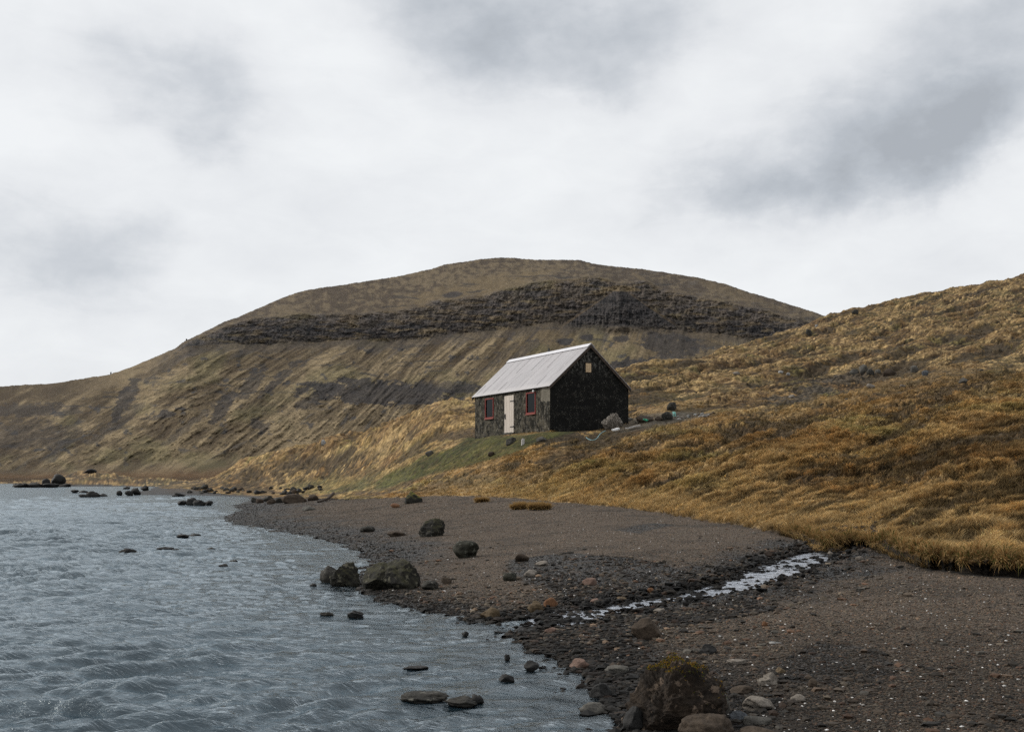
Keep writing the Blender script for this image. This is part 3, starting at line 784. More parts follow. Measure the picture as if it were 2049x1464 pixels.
gp = mesh_np("far_ground", np.array([[-6000, 300, -3], [6000, 300, -3], [6000, 7500, -3], [-6000, 7500, -3.]]), np.array([[0, 1, 2, 3]]), m_ground, True,
             np.zeros((4, 3)) + DBR, {'wet': np.zeros(4), 'veg': np.ones(4)})
set_props(gp, kind='structure')
#@@PART2
# ------------------------------------------------------------------ hut
def pmat(name, col, rough=.8, spec=.3, nscale=None, namt=.3, metal=0.0, stretch=(1, 1, 1), bump=0.0):
    m, n = new_mat(name)
    c = col
    pb = n.add('ShaderNodeBsdfPrincipled', ins={'Roughness': rough, 'Specular IOR Level': spec, 'Metallic': metal})
    if nscale:
        tcx = n.add('ShaderNodeTexCoord').outputs['Object']
        v = n.noise(n.mapping(tcx, scale=stretch), nscale, 6, .65)
        c = n.mix(1.0, (*col, 1), n.ramp(v, (.3, 1 - namt), (.7, 1 + namt)), 'MULTIPLY')
        if bump:
            b = n.add('ShaderNodeBump', ins={'Strength': .8, 'Distance': 1.0, 'Height': n.math('MULTIPLY', v, bump)})
            n.put(pb.inputs['Normal'], b.outputs[0])
    n.put(pb.inputs['Base Color'], c)
    n.add('ShaderNodeOutputMaterial', ins={0: pb.outputs[0]})
    return m
# tarred stone wall: front is mottled, gable nearly black with pale flecks, a bare plaster patch at the corner
m_wall, n = new_mat("tarred_stone_wall")
tcx = n.add('ShaderNodeTexCoord').outputs['Object']
sp_ = n.add('ShaderNodeSeparateXYZ', ins={0: tcx})
n1 = n.noise(tcx, 1.5, 6, .65); n2 = n.noise(tcx, 3.0, 7, .75, .5); n3 = n.noise(n.mapping(tcx, scale=(1, 1, .6)), 7.5, 5, .75); n4 = n.noise(tcx, 24, 2, .6)
lich = n.ramp(n.math('ADD', n.math('MULTIPLY', n1, .35), n.math('MULTIPLY', n2, .65)), (.47, 0.0), (.54, .65), (.62, 1.0))
frontc = n.mix(lich, (.013, .012, .009, 1), (.10, .088, .064, 1))
frontc = n.mix(n.ramp(n3, (.555, 0.0), (.62, .85)), frontc, (.22, .205, .175, 1))
frontc = n.mix(n.ramp(n4, (.30, .8), (.46, 0.0)), frontc, (.012, .011, .010, 1))
fl = n.ramp(n4, (.615, 0.0), (.65, .8))
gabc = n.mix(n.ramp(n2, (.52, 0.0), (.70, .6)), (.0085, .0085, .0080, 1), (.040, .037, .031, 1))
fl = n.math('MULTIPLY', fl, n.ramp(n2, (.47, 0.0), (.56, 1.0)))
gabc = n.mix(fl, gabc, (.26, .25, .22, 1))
hiz = n.ramp(sp_.outputs[2], (0.0, 0.0), (1.0, 1.0))
topm = n.math('MULTIPLY', n.math('MULTIPLY', n.math('SUBTRACT', sp_.outputs[2], 2.75), 1.3, clamp=True), n.ramp(n3, (.50, 0.0), (.60, 1.0)))
gabc = n.mix(n.math('MULTIPLY', topm, .6), gabc, (.20, .195, .18, 1))
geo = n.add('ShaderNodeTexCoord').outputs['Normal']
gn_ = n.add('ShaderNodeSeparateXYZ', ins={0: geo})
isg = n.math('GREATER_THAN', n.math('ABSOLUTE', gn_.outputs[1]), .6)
# bare plaster on the front next to the corner, under the eaves
wob_ = n.math('MULTIPLY', n.math('SUBTRACT', n2, .5), .55)
pm1 = n.math('LESS_THAN', n.math('ADD', sp_.outputs[1], wob_), .98)
pm2 = n.math('GREATER_THAN', n.math('ADD', sp_.outputs[2], wob_), 1.52)
plas = n.mix(n1, (.12, .11, .085, 1), (.21, .19, .155, 1))
frontc = n.mix(n.math('MULTIPLY', pm1, pm2), frontc, plas)
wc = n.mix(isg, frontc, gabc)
bmp = n.add('ShaderNodeBump', ins={'Strength': 1.0, 'Distance': 1.0, 'Height': n.math('ADD', n.math('MULTIPLY', n2, .10), n.math('MULTIPLY', n3, .03))})
pb = n.add('ShaderNodeBsdfPrincipled', ins={'Base Color': wc, 'Roughness': .92, 'Specular IOR Level': .15, 'Normal': bmp.outputs[0]})
n.add('ShaderNodeOutputMaterial', ins={0: pb.outputs[0]})

m_roof, n = new_mat("weathered_sheet_metal")
tcx = n.add('ShaderNodeTexCoord').outputs['Object']
ra = n.noise(n.mapping(tcx, scale=(.5, 2.5, .5)), 1.6, 6, .6); rb = n.noise(tcx, 8, 4, .6)
bx_ = n.add('ShaderNodeTexWhiteNoise', noise_dimensions='1D', ins={'W': n.math('FLOOR', n.math('MULTIPLY', n.add('ShaderNodeSeparateXYZ', ins={0: tcx}).outputs[1], 1.0))}).outputs[0]
rc = n.mix(n.ramp(ra, (.35, 0.0), (.65, 1.0)), (.26, .25, .258, 1), (.35, .338, .347, 1))
rc = n.mix(n.math('MULTIPLY', bx_, .28), rc, (.30, .28, .285, 1))
rc = n.mix(n.ramp(rb, (.62, 0.0), (.74, .35)), rc, (.22, .17, .15, 1))
pb = n.add('ShaderNodeBsdfPrincipled', ins={'Base Color': rc, 'Roughness': .55, 'Metallic': .1, 'Specular IOR Level': .45})
n.add('ShaderNodeOutputMaterial', ins={0: pb.outputs[0]})
m_cap = pmat("ridge_metal", (.56, .55, .57), .4, .5, 3, .12)
m_seam = pmat("dark_seam_metal", (.17, .155, .16), .6, .3)  # darker metal strips at the sheet overlaps
m_barge = pmat("weathered_board", (.055, .042, .034), .9, .2, 8, .5, stretch=(1, 1, .3), bump=.01)
m_red = pmat("red_paint", (.185, .028, .021), .7, .3, 12, .35)
m_reddk = pmat("faded_red_sill", (.20, .06, .045), .7, .3, 12, .25)
m_door = pmat("bare_pale_wood", (.52, .46, .40), .8, .2, 5, .22, stretch=(6, 6, .6))
m_shut = pmat("gable_board_wood", (.48, .36, .23), .8, .2, 5, .3, stretch=(6, 6, .6))
m_iron = pmat("dark_iron", (.03, .028, .027), .6, .4)
m_white = pmat("white_enamel", (.75, .75, .75), .4, .5)
m_inside = pmat("dark_interior", (.02, .02, .02), .9, .1)
m_glass, n = new_mat("window_glass")
fr = n.add('ShaderNodeFresnel', ins={'IOR': 1.5})
g1 = n.add('ShaderNodeBsdfGlossy', ins={'Color': (.30, .32, .33), 'Roughness': .06}); g2 = n.add('ShaderNodeBsdfTransparent', ins={'Color': (.12, .13, .13)})
mx = n.add('ShaderNodeMixShader', ins={0: fr.outputs[0], 1: g2.outputs[0], 2: g1.outputs[0]})
n.add('ShaderNodeOutputMaterial', ins={0: mx.outputs[0]})

hut = empty("stone_hut", (hx0, hy0, HZ), TH)
set_props(hut, "small black stone hut with grey metal roof and pale door above the beach", "hut")
class MB:
    def __init__(s): s.bm = bmesh.new()
    def box(s, a, b, rot=None):
        m = bmesh.ops.create_cube(s.bm, size=1)['verts']
        c = [(a[i] + b[i]) / 2 for i in range(3)]; d = [abs(b[i] - a[i]) for i in range(3)]
        for v in m:
            v.co = Vector((v.co.x * d[0] + c[0], v.co.y * d[1] + c[1], v.co.z * d[2] + c[2]))
        return m
    def poly(s, pts):
        return s.bm.faces.new([s.bm.verts.new(p) for p in pts])
    def build(s, name, mat, parent=None, smooth=False, bevel=0):
        if bevel:
            bmesh.ops.bevel(s.bm, geom=list(s.bm.edges), offset=bevel, segments=1, affect='EDGES')
        me = bpy.data.meshes.new(name); s.bm.to_mesh(me); s.bm.free()
        for p in me.polygons: p.use_smooth = smooth
        return link_mesh(name, me, mat, parent)
def wall_t(px):
    """distance along the front wall seen at photo column px"""
    k = (px - CX) / F           # X = k*Y ; point = N + u*t , u=(-su,cu)
    return (k * hy0 - hx0) / (-su - k * cu)
def gab_t(px):
    k = (px - CX) / F           # N + v*t, v=(cu,su)
    return (k * hy0 - hx0) / (cu - k * su)
def wall_z(t, py): return CAMZ + (HY - py) / F * (hy0 + cu * t) - HZ
def gab_z(t, py): return CAMZ + (HY - py) / F * (hy0 + su * t) - HZ
win = []
for px0, px1, pt, pbm in ((1053.8, 1071.8, 785.5, 826.6), (971.7, 987.7, 797.5, 836)):
    ta, tb = wall_t(px1), wall_t(px0); tm = (ta + tb) / 2
    win.append((ta, tb, wall_z(tm, pbm), wall_z(tm, pt)))
dta, dtb = wall_t(1029.1), wall_t(1010.9)
dz0, dz1 = max(wall_z(dtb, 866.0), .02), wall_z((dta + dtb) / 2, 791.0)
TK = .35
def front_wall():
    mb = MB()
    ops = sorted([(a, b, z0, z1) for a, b, z0, z1 in win] + [(dta, dtb, -1, dz1)])
    y = 0.0; xs = (0, TK)
    def pan(y0, y1, z0, z1):
        if y1 - y0 < 1e-4 or z1 - z0 < 1e-4: return
        ny = max(1, int((y1 - y0) / .22)); nz = max(1, int((z1 - z0) / .22))
        vs = [[mb.bm.verts.new((0 + (.022 * math.sin(7.1 * (y0 + (y1 - y0) * i / ny) + 3 * (z0 + (z1 - z0) * j / nz)) if 0 < i < ny and 0 < j < nz else 0), y0 + (y1 - y0) * i / ny, z0 + (z1 - z0) * j / nz)) for j in range(nz + 1)] for i in range(ny + 1)]
        for i in range(ny):
            for j in range(nz):
                mb.bm.faces.new((vs[i][j], vs[i][j + 1], vs[i + 1][j + 1], vs[i + 1][j]))
        mb.poly([(TK, y0, z0), (TK, y1, z0), (TK, y1, z1), (TK, y0, z1)])
    for a, b, z0, z1 in ops:
        pan(y, a, -.5, WH)
        if z0 > -.5:
            pan(a, b, -.5, z0); mb.poly([(0, a, z0), (TK, a, z0), (TK, b, z0), (0, b, z0)])
        pan(a, b, z1, WH)
        zl = max(z0, -.5)
        mb.poly([(0, a, z1), (0, b, z1), (TK, b, z1), (TK, a, z1)])
        mb.poly([(0, a, zl), (0, a, z1), (TK, a, z1), (TK, a, zl)])
        mb.poly([(0, b, zl), (TK, b, zl), (TK, b, z1), (0, b, z1)])
        y = b
    pan(y, HL, -.5, WH)
    mb.poly([(HW_, 0, -.5), (HW_, HL, -.5), (HW_, HL, WH), (HW_, 0, WH)])
    for yy in (0, HL):
        mb.poly([(0, yy, -.5), (HW_, yy, -.5), (HW_, yy, WH), (HW_ / 2, yy, WH + RISE), (0, yy, WH)])
    return mb.build("wall", m_wall, hut)
front_wall()
mb = MB(); mb.box((TK + .05, TK, .0), (HW_ - .1, HL - .3, .03)); mb.build("floor_slab", m_inside, hut)
# roof sheets with shallow corrugation
EO, GO1, GO2 = .10, .14, .24
slope = RISE / (HW_ / 2); sl = math.hypot(1, slope)
def roof_side(sgn):
    ny = 420; ys = np.linspace(-GO1, HL + GO2, ny); ts = np.linspace(-EO, HW_ / 2, 8)
    V = []
    for layer in (0, 1):
        for t in ts:
            for yv in ys:
                x = t if sgn < 0 else HW_ - t
                z = WH + slope * t + .045 + (.030 if layer == 0 else 0) + (.005 * math.sin(yv * 2 * math.pi / .152) if layer == 0 else 0)
                V.append((x, yv, z))
    g = grid_faces(8, ny); g2 = g[:, ::-1] + 8 * ny
    if sgn > 0: g, g2 = g[:, ::-1], g2[:, ::-1]
    top = lambda r, c, l: l * 8 * ny + r * ny + c
    side = []
    for c in range(ny - 1): side.append((top(0, c, 0), top(0, c, 1), top(0, c + 1, 1), top(0, c + 1, 0)))
    for r_ in range(7):
        side.append((top(r_, 0, 0), top(r_ + 1, 0, 0), top(r_ + 1, 0, 1), top(r_, 0, 1)))
        side.append((top(r_, ny - 1, 0), top(r_, ny - 1, 1), top(r_ + 1, ny - 1, 1), top(r_ + 1, ny - 1, 0)))
    return mesh_np("roof_sheet", np.array(V), np.vstack([g, g2, np.array(side)]), m_roof, True, parent=hut)
rs1 = roof_side(-1); rs2 = roof_side(1)
# overlapping sheet seams
random.seed(3)
mb = MB()
yv = .55
while yv < HL:
    segs_ = [(0.05, .62), (.66, 1.1), (1.16, 2.2)]
    for a, b in segs_:
        if random.random() < .28: continue
        x0, x1 = a, b
        z0, z1 = WH + slope * a + .092, WH + slope * b + .092
        mb = MB(); mb.poly([(x0, yv, z0), (x1, yv + .004, z1), (x1, yv + .030, z1), (x0, yv + .030, z0)]); mb.build("sheet_seam", m_seam, rs1)
    yv += random.choice([.82, .86, .9, 1.0])
# ridge cap
mb = MB()
zr = WH + RISE
for s_ in (-1, 1):
    a = (HW_ / 2, 0, zr + .125); w_ = .20
    x1 = HW_ / 2 + s_ * w_; z1 = zr + .125 - w_ * slope + .012
    p = [(HW_ / 2, -GO1 - .01, zr + .125), (x1, -GO1 - .01, z1), (x1, HL + GO2 + .01, z1), (HW_ / 2, HL + GO2 + .01, zr + .125)]
    mb.poly(p if s_ > 0 else p[::-1])
    lo = [(q[0], q[1], q[2] - .02) for q in p]
    mb.poly([p[1], p[2], lo[2], lo[1]])
    mb.poly([p[0], p[1], lo[1], lo[0]])
mb.build("ridge_cap", m_cap, hut)
# barge boards along both gables
for yy0, yy1 in ((-GO1 + .02, -GO1 + .06), (HL + GO2 - .06, HL + GO2 - .02)):
    for s_ in (-1, 1):
        mb = MB()
        pts = []
        for t, dz in ((-EO, .035), (HW_ / 2, .035), (HW_ / 2, -.115), (-EO, -.115)):
            x = t if s_ < 0 else HW_ - t
            pts.append((x, WH + slope * t + dz))
        f0 = [(x, yy0, z) for x, z in pts]; f1_ = [(x, yy1, z) for x, z in pts]
        mb.poly(f0); mb.poly(f1_[::-1])
        for i in range(4):
            j = (i + 1) % 4
            mb.poly([f0[j], f0[i], f1_[i], f1_[j]])
        bmesh.ops.recalc_face_normals(mb.bm, faces=mb.bm.faces)
        mb.build("barge_board", m_barge, hut)
# chimney pipe just behind the ridge
kx = HW_ / 2 + .16
ycol = None
for yt in np.linspace(0, HL, 400):
    X = hx0 + cu * kx - su * yt; Y = hy0 + su * kx + cu * yt
    if CX + F * X / Y <= 1098.7: ycol = yt; break
bm_ = bmesh.new()
bmesh.ops.create_cone(bm_, cap_ends=True, segments=16, radius1=.05, radius2=.05, depth=.75)
bmesh.ops.translate(bm_, verts=bm_.verts, vec=(kx, ycol, zr - .02))
me = bpy.data.meshes.new("chimney_pipe"); bm_.to_mesh(me); bm_.free()
link_mesh("chimney_pipe", me, m_iron, hut)
# windows
for i, (a, b, z0, z1) in enumerate(win):
    fw = .045
    mb = MB()
    e = .02
    mb.box((-.035, a - e, z0 - e), (.05, b + e, z0 + fw)); mb.box((-.035, a - e, z1 - fw * .8), (.05, b + e, z1 + e))
    mb.box((-.033, a - e, z0 + fw), (.05, a + fw * .9, z1 - fw * .8)); mb.box((-.033, b - fw * .9, z0 + fw), (.05, b + e, z1 - fw * .8))
    fr_ = mb.build("window", m_red, hut)
    mb = MB(); mb.poly([(.012, a + fw * .9, z0 + fw), (.012, a + fw * .9, z1 - fw * .8), (.012, b - fw * .9, z1 - fw * .8), (.012, b - fw * .9, z0 + fw)]); mb.build("pane", m_glass, fr_)
    mb = MB(); mb.box((-.07, a - .05, z0 - .075), (.03, b + .05, z0 - .022)); mb.build("sill", m_reddk, fr_)
    mb = MB(); ym = a + (b - a) * .80; mb.box((.022, ym - .010, z0 + fw), (.04, ym + .010, z1 - fw * .8)); mb.build("inner_bar", m_white if False else m_shut, fr_)
    if i == 0:
        mb = MB(); mb.box((.10, a + .06, z0), (.12, b - .06, z0 + .34)); mb.build("pane_reflection", pmat("grey_reflection", (.30, .33, .34), .9), fr_)  # grey panel standing in for the reflection low in this pane
a, b, z0, z1 = win[0]
bm_ = bmesh.new(); bmesh.ops.create_uvsphere(bm_, u_segments=12, v_segments=8, radius=.065)
bmesh.ops.translate(bm_, verts=bm_.verts, vec=(-.08, a + .10, z1 + .045))
me = bpy.data.meshes.new("lamp_globe"); bm_.to_mesh(me); bm_.free(); link_mesh("lamp_globe", me, m_white, hut)
# door: planks, hinges, handle
mb = MB()
npk = 5; gap = .006; wd_ = (dtb - dta) / npk
for i in range(npk):
    off = .004 * ((i * 7) % 3)
    mb.box((-.045 - off, dta + i * wd_ + gap, dz0 + .01 * (i % 2)), (.0, dta + (i + 1) * wd_ - gap, dz1 - .005 * ((i * 5) % 3)))
door = mb.build("door", m_door, hut)
mb = MB()
mb.box((.0, dta - .0, dz0), (.02, dtb, dz1)); mb.build("door_backing", m_barge, door)
for zh in (dz0 + .30, dz1 - .32):
    mb = MB(); mb.box((-.066, dta - .05, zh - .022), (-.054, dta + .42, zh + .022)); mb.box((-.07, dta - .07, zh - .05), (-.05, dta - .0, zh + .05)); mb.build("hinge", m_iron, door)
mb = MB(); mb.box((-.10, dtb - .14, dz0 + .80), (-.055, dtb - .10, dz0 + .98)); mb.box((-.068, dtb - .16, dz0 + .72), (-.056, dtb - .08, dz0 + 1.02)); mb.build("handle", m_iron, door)
mb = MB(); mb.box((-.12, dta - .08, dz0 - .16), (.05, dtb + .08, dz0 - .01)); mb.build("threshold", pmat("threshold_stone", (.05, .05, .045), .9, .2, 9, .4), hut)
# boarded opening high in the gable
ga, gb = gab_t(1171.6), gab_t(1182.2); gm_ = (ga + gb) / 2
gz0, gz1 = gab_z(gm_, 744.7), gab_z(gm_, 726.9)
mb = MB()
for i in range(4):
    w_ = (gb - ga) / 4
    mb.box((ga + i * w_ + .004, -.04 - .004 * (i % 2), gz0), (ga + (i + 1) * w_ - .004, -.004, gz1))
sh = mb.build("gable_shutter", m_shut, hut)
mb = MB(); mb.box((ga - .04, -.03, gz1 + .003), (gb + .04, -.002, gz1 + .045)); mb.build("shutter_frame", m_barge, sh)

# ------------------------------------------------------------------ rocks
def rock_material(name, c1, c2, scale=3.0, wet=0.0, fleck=None, moss=None, rough=.85):
    m, n = new_mat(name)
    tcx = n.add('ShaderNodeNewGeometry').outputs['Position']
    a = n.noise(tcx, scale, 6, .68, .3); b = n.noise(tcx, scale * 7, 8, .78)
    c = n.mix(n.ramp(a, (.36, 0.0), (.64, 1.0)), (*c1, 1), (*c2, 1))
    c = n.mix(1.0, c, n.ramp(b, (.3, .28), (.5, .60), (.72, 1.05)), 'MULTIPLY')
    if fleck:
        f = n.noise(tcx, scale * 2.6, 3, .6)
        c = n.mix(n.ramp(f, (.60, 0.0), (.66, .8)), c, (*fleck, 1))
    if moss:
        nz = n.add('ShaderNodeSeparateXYZ', ins={0: n.add('ShaderNodeNewGeometry').outputs['Normal']}).outputs[2]
        mm = n.math('MULTIPLY', n.ramp(nz, (.35, 0.0), (.75, 1.0)), n.ramp(a, (.40, 0.0), (.52, 1.0)))
        c = n.mix(mm, c, (*moss, 1))
    bp = n.add('ShaderNodeBump', ins={'Strength': .9, 'Distance': 1.0, 'Height': n.math('ADD', n.math('MULTIPLY', a, .12 / scale), n.math('MULTIPLY', b, .05 / scale))})
    pb = n.add('ShaderNodeBsdfPrincipled', ins={'Base Color': c, 'Roughness': rough - .45 * wet, 'Specular IOR Level': .2 + .25 * wet, 'Normal': bp.outputs[0]})
    n.add('ShaderNodeOutputMaterial', ins={0: pb.outputs[0]})
    return m
RM = {
 'black': rock_material("wet_black_basalt", (.009, .009, .009), (.026, .024, .022), 5, .35),
 'dark': rock_material("dark_basalt", (.020, .019, .016), (.055, .050, .040), 5, .15, fleck=(.12, .115, .095)),
 'lichen': rock_material("lichened_basalt", (.012, .011, .009), (.036, .033, .023), 4, .1, fleck=(.13, .12, .085), moss=(.030, .028, .012)),
 'mossy': rock_material("moss_topped_basalt", (.016, .016, .013), (.040, .038, .030), 5, .1, moss=(.14, .13, .025)),
 'olive': rock_material("olive_algae_rock", (.018, .018, .012), (.045, .042, .028), 6, .1, fleck=(.12, .12, .095)),
 'brown': rock_material("brown_rock", (.055, .040, .028), (.105, .078, .056), 6, .0),
 'ochre': rock_material("ochre_rock", (.085, .058, .030), (.17, .125, .075), 7, .0),
 'grey': rock_material("grey_rock", (.075, .070, .062), (.16, .15, .13), 8, .0),
 'pale': rock_material("pale_rock", (.19, .165, .135), (.33, .29, .25), 9, .0),
 'white': rock_material("white_lichened_rock", (.20, .20, .19), (.55, .54, .52), 9, .0),
 'pink': rock_material("pink_rock", (.17, .105, .080), (.28, .19, .15), 8, .0),
 'rust': rock_material("rust_rock", (.14, .065, .030), (.24, .12, .06), 8, .0),
 'blue': rock_material("blue_grey_slab", (.07, .078, .088), (.14, .15, .165), 6, .2),
 'main': rock_material("brown_weathered_boulder", (.014, .010, .0075), (.054, .037, .024), 5, .05, fleck=(.15, .11, .08)),
}
_ico = {}
def ico(n_):
    if n_ not in _ico:
        b = bmesh.new(); bmesh.ops.create_icosphere(b, subdivisions=n_, radius=1)
        _ico[n_] = (np.array([v.co[:] for v in b.verts]), np.array([[v.index for v in f.verts] for f in b.faces]))
        b.free()
    return _ico[n_]
def n3d(P, s, seed):
    return (perlin(P[:, 0] * s + 3 * P[:, 2] * s * .37, P[:, 1] * s, seed) + perlin(P[:, 1] * s, P[:, 2] * s, seed + 1) + perlin(P[:, 2] * s, P[:, 0] * s, seed + 2)) / 1.6
def rock_mesh(seed, sub=4, cuts=9, rough=.10, box=0.0):
    rg = np.random.default_rng(seed)
    V, Fc = ico(sub); V = V.copy()
    if box: V = np.sign(V) * np.abs(V) ** (1 - box)
    for _ in range(cuts):
        d = rg.normal(size=3); d /= np.linalg.norm(d); o = rg.uniform(.52, .86)
        pr = V @ d; ex = np.maximum(pr - o, 0)
        V -= ex[:, None] * d * .93
    Nn = V / np.maximum(np.linalg.norm(V, axis=1, keepdims=True), .01)
    dsp = rough * (n3d(V, 1.7, seed % 97) + .6 * n3d(V, 3.9, seed % 89 + 5) + .35 * n3d(V, 8.5, seed % 83 + 9) + (.2 * n3d(V, 18, seed % 71 + 9) if sub > 3 else 0))
    V += Nn * dsp[:, None]
    mn, mx_ = V.min(0), V.max(0)
    V = (V - (mn + mx_) / 2) / ((mx_ - mn) / 2)
    return V, Fc
OCC = []
def rock(x0, x1, pt, pb_, kind, label, group=None, water=False, seed=None, depth=.8, sink=.3, cat='rock', name=None, sub=None, cuts=9, rough=.10, box=0.0, parent=None, hs=1.0, tilt=0):
    cx = (x0 + x1) / 2
    seed = seed if seed is not None else int(x0 * 13 + pb_ * 7) % 9973
    X, Y, Z0 = hit(cx, pb_, water)
    wdt = (x1 - x0) / F * Y
    # visible height also includes some of the top surface seen from above
    dd = wdt * depth
    drop = (HY - pt) / F; 
    h = (CAMZ + drop * (Y + dd * .45)) - Z0
    h = max(h, wdt * .12) * hs
    if sub is None: sub = 4 if (x1 - x0) > 34 else (3 if (x1 - x0) > 12 else 2)
    if water or sub == 2: cuts, rough = max(cuts, 13), max(rough, .17)
    V, Fc = rock_mesh(seed, sub, cuts, rough, box)
    H = h * (1 + sink)
    V = V * [wdt / 2, dd / 2, H / 2] + [0, 0, H / 2 - h * sink]
    if tilt:
        V[:, 2] += V[:, 0] * tilt
    nm = name or ('boulder' if (x1 - x0) > 45 else 'rock')
    o = mesh_np(nm, V, Fc, RM[kind], True)
    o.location = (X * (Y + dd * .4) / Y, Y + dd * .4, Z0)
    set_props(o, label, cat, group)
    OCC.append((X, Y + dd * .4, wdt / 2))
    return o
# --- boulders on the beach
rock(836, 891, 1036, 1073, 'lichen', "pale topped dark boulder on the open gravel, largest one away from the water", seed=11, cuts=10, sub=5)
rock(905, 959, 1080, 1116, 'olive', "low domed green boulder on gravel between pale topped boulder and small brown block", seed=12, cuts=6, sub=4)
rock(809, 846, 982, 1006, 'mossy', "dark boulder with a mossy top at the edge of the grass and gravel", seed=13, cuts=8, box=.2)
rock(781, 800, 1006, 1015, 'rust', "small reddish stone just left below the moss topped boulder", seed=14)
rock(722, 800, 1124, 1180, 'lichen', "left half of the big lichened boulder at the waterline", seed=21, cuts=6, sub=5, depth=.9)
rock(762, 842, 1118, 1179, 'lichen', "big square sided lichened boulder on the shore, right end of the waterline boulders", seed=22, cuts=9, sub=5, box=.35, depth=.85)
rock(659, 722, 1123, 1180, 'lichen', "tall ridged black boulder standing in the shallows", seed=23, cuts=12, sub=5, rough=.14)
rock(640, 686, 1131, 1172, 'dark', "rounded dark boulder leaning on the ridged one, leftmost of the waterline boulders", seed=24, cuts=7, sub=4)
rock(619, 634, 1166, 1173, 'black', "tiny black rock awash left of the waterline boulders", water=True, seed=25)
rock(1030, 1060, 1106, 1123, 'brown', "small blocky brown stone with a flat sloping top on the gravel", seed=31, box=.4)
rock(1072, 1097, 1121, 1132, 'pale', "low pale pointed slab right of the blocky brown stone", seed=32, cuts=12)
rock(1047, 1075, 1139, 1153, 'pale', "pale brown angular stone at the upper edge of the wet gravel", seed=33, cuts=12, box=.2)
rock(1005, 1034, 1144, 1162, 'olive', "grey green stone half sunk in wet gravel behind the low gravel bar", seed=34)
rock(960, 1001, 1214, 1238, 'ochre', "ochre stone at the water's edge where the stream meets the lake", seed=35, cuts=8)
rock(1054, 1089, 1201, 1226, 'ochre', "rounded ochre and brown stone beside the stream mouth", seed=36, cuts=6, rough=.13)
rock(1087, 1117, 1194, 1215, 'rust', "orange angular stone behind the rounded ochre stone at the stream mouth", seed=37, cuts=12)
rock(1165, 1196, 1155, 1171, 'pink', "rounded pink stone on the wet gravel above the stream", seed=38)
rock(1179, 1205, 1196, 1208, 'pink', "pale pink cobble on the upper bank of the narrow stream", seed=39)
rock(1295, 1311, 1175, 1186, 'rust', "brick red cobble on the gravel above the stream", seed=40, box=.3)
rock(1307, 1331, 1216, 1226, 'pale', "pale brown cobble on the lower edge of the stream", seed=41)
rock(1230, 1254, 1193, 1203, 'ochre', "flat tan cobble above the narrow stream", seed=42)
rock(1524, 1536, 1242, 1253, 'rust', "small orange angular stone on the gravel between stream and lower right corner", seed=43)
rock(1089, 1113, 1254, 1265, 'pink', "flat pinkish stone on the wet spit beyond the stream mouth", seed=44)
rock(720, 751, 1051, 1064, 'dark', "low dark stone on the gravel left of the pale topped boulder", seed=45)
rock(774, 812, 1060, 1073, 'brown', "flat grey brown stone sunk in gravel left of the pale topped boulder", seed=46, hs=.9)
rock(852, 866, 1064, 1074, 'dark', "small dark stone against the foot of the pale topped boulder", seed=47)
rock(882, 904, 1153, 1168, 'brown', "small brown stone on gravel right of the waterline boulders", seed=48)
rock(842, 878, 1160, 1180, 'dark', "low dark stone at the right foot of the square sided boulder", seed=49)
rock(602, 634, 1012, 1021, 'grey', "grey stone with white lichen on the far gravel near the driftwood", seed=50)
# --- foreground
rock(1398, 1434, 1287, 1309, 'black', "dark rounded stone just behind the big moss crested boulder", seed=61)
rock(1261, 1324, 1234, 1280, 'brown', "triangular grey brown stone standing alone on the wet gravel", seed=None, cuts=14, sub=4, depth=.7)
rock(1209, 1260, 1329, 1348, 'grey', "long flat grey stone left of the big moss crested boulder", seed=63, cuts=8)
rock(1137, 1179, 1316, 1340, 'pink', "tilted pink slab at the water's edge", seed=64, cuts=12, tilt=.2)
rock(1178, 1224, 1364, 1401, 'black', "rounded black boulder at the water's edge left of the big moss crested boulder", seed=65, cuts=5)
rock(1131, 1172, 1394, 1408, 'black', "low black stone at the edge of the ripples", seed=66)
rock(1158, 1227, 1404, 1432, 'grey', "flat wet grey slab washed by the lake near the bottom edge", seed=67, cuts=10)
rock(1413, 1461, 1380, 1432, 'grey', "rounded olive grey stone leaning against the right side of the big boulder", seed=68, cuts=7, sub=4)
rock(1486, 1552, 1390, 1422, 'pale', "angular pale slab with a pointed end right of the big boulder", seed=69, cuts=13, box=.2)
rock(1461, 1510, 1370, 1388, 'brown', "flat brown stone touching the right flank of the big boulder", seed=70, cuts=8)
rock(1514, 1560, 1344, 1371, 'pale', "lumpy pale stone with ragged edges on dark gravel", seed=71, cuts=6, rough=.2)
rock(1551, 1573, 1333, 1346, 'ochre', "small tan wedge behind the lumpy pale stone", seed=72, cuts=12)
rock(1459, 1500, 1421, 1440, 'blue', "smooth blue grey slab near the bottom edge", seed=73, cuts=8)
rock(1488, 1545, 1430, 1452, 'grey', "mottled grey stone beside the blue grey slab", seed=74)
rock(1580, 1612, 1388, 1403, 'pale', "pale rounded stone, rightmost of the pale stones near the bottom edge", seed=75)
rock(1617, 1636, 1355, 1374, 'brown', "small brown upright stone on dark gravel right of the lumpy pale stone", seed=76)
rock(1453, 1500, 1316, 1332, 'pale', "pale flat pointed stone above and right of the big boulder", seed=77, cuts=12)
rock(1356, 1478, 1424, 1490, 'brown', "low brown boulder cut by the bottom edge in front of the big boulder", seed=78, cuts=7, sub=5)
rock(1246, 1290, 1412, 1462, 'black', "black wet stone against the left foot of the big boulder", seed=79, cuts=6, sub=4)
rock(1470, 1560, 1452, 1490, 'brown', "dark brown stone cut by the bottom edge", seed=80)
rock(1655, 1668, 1102, 1112, 'pale', "small pale stone at the top of the stream bank below the turf", seed=81)
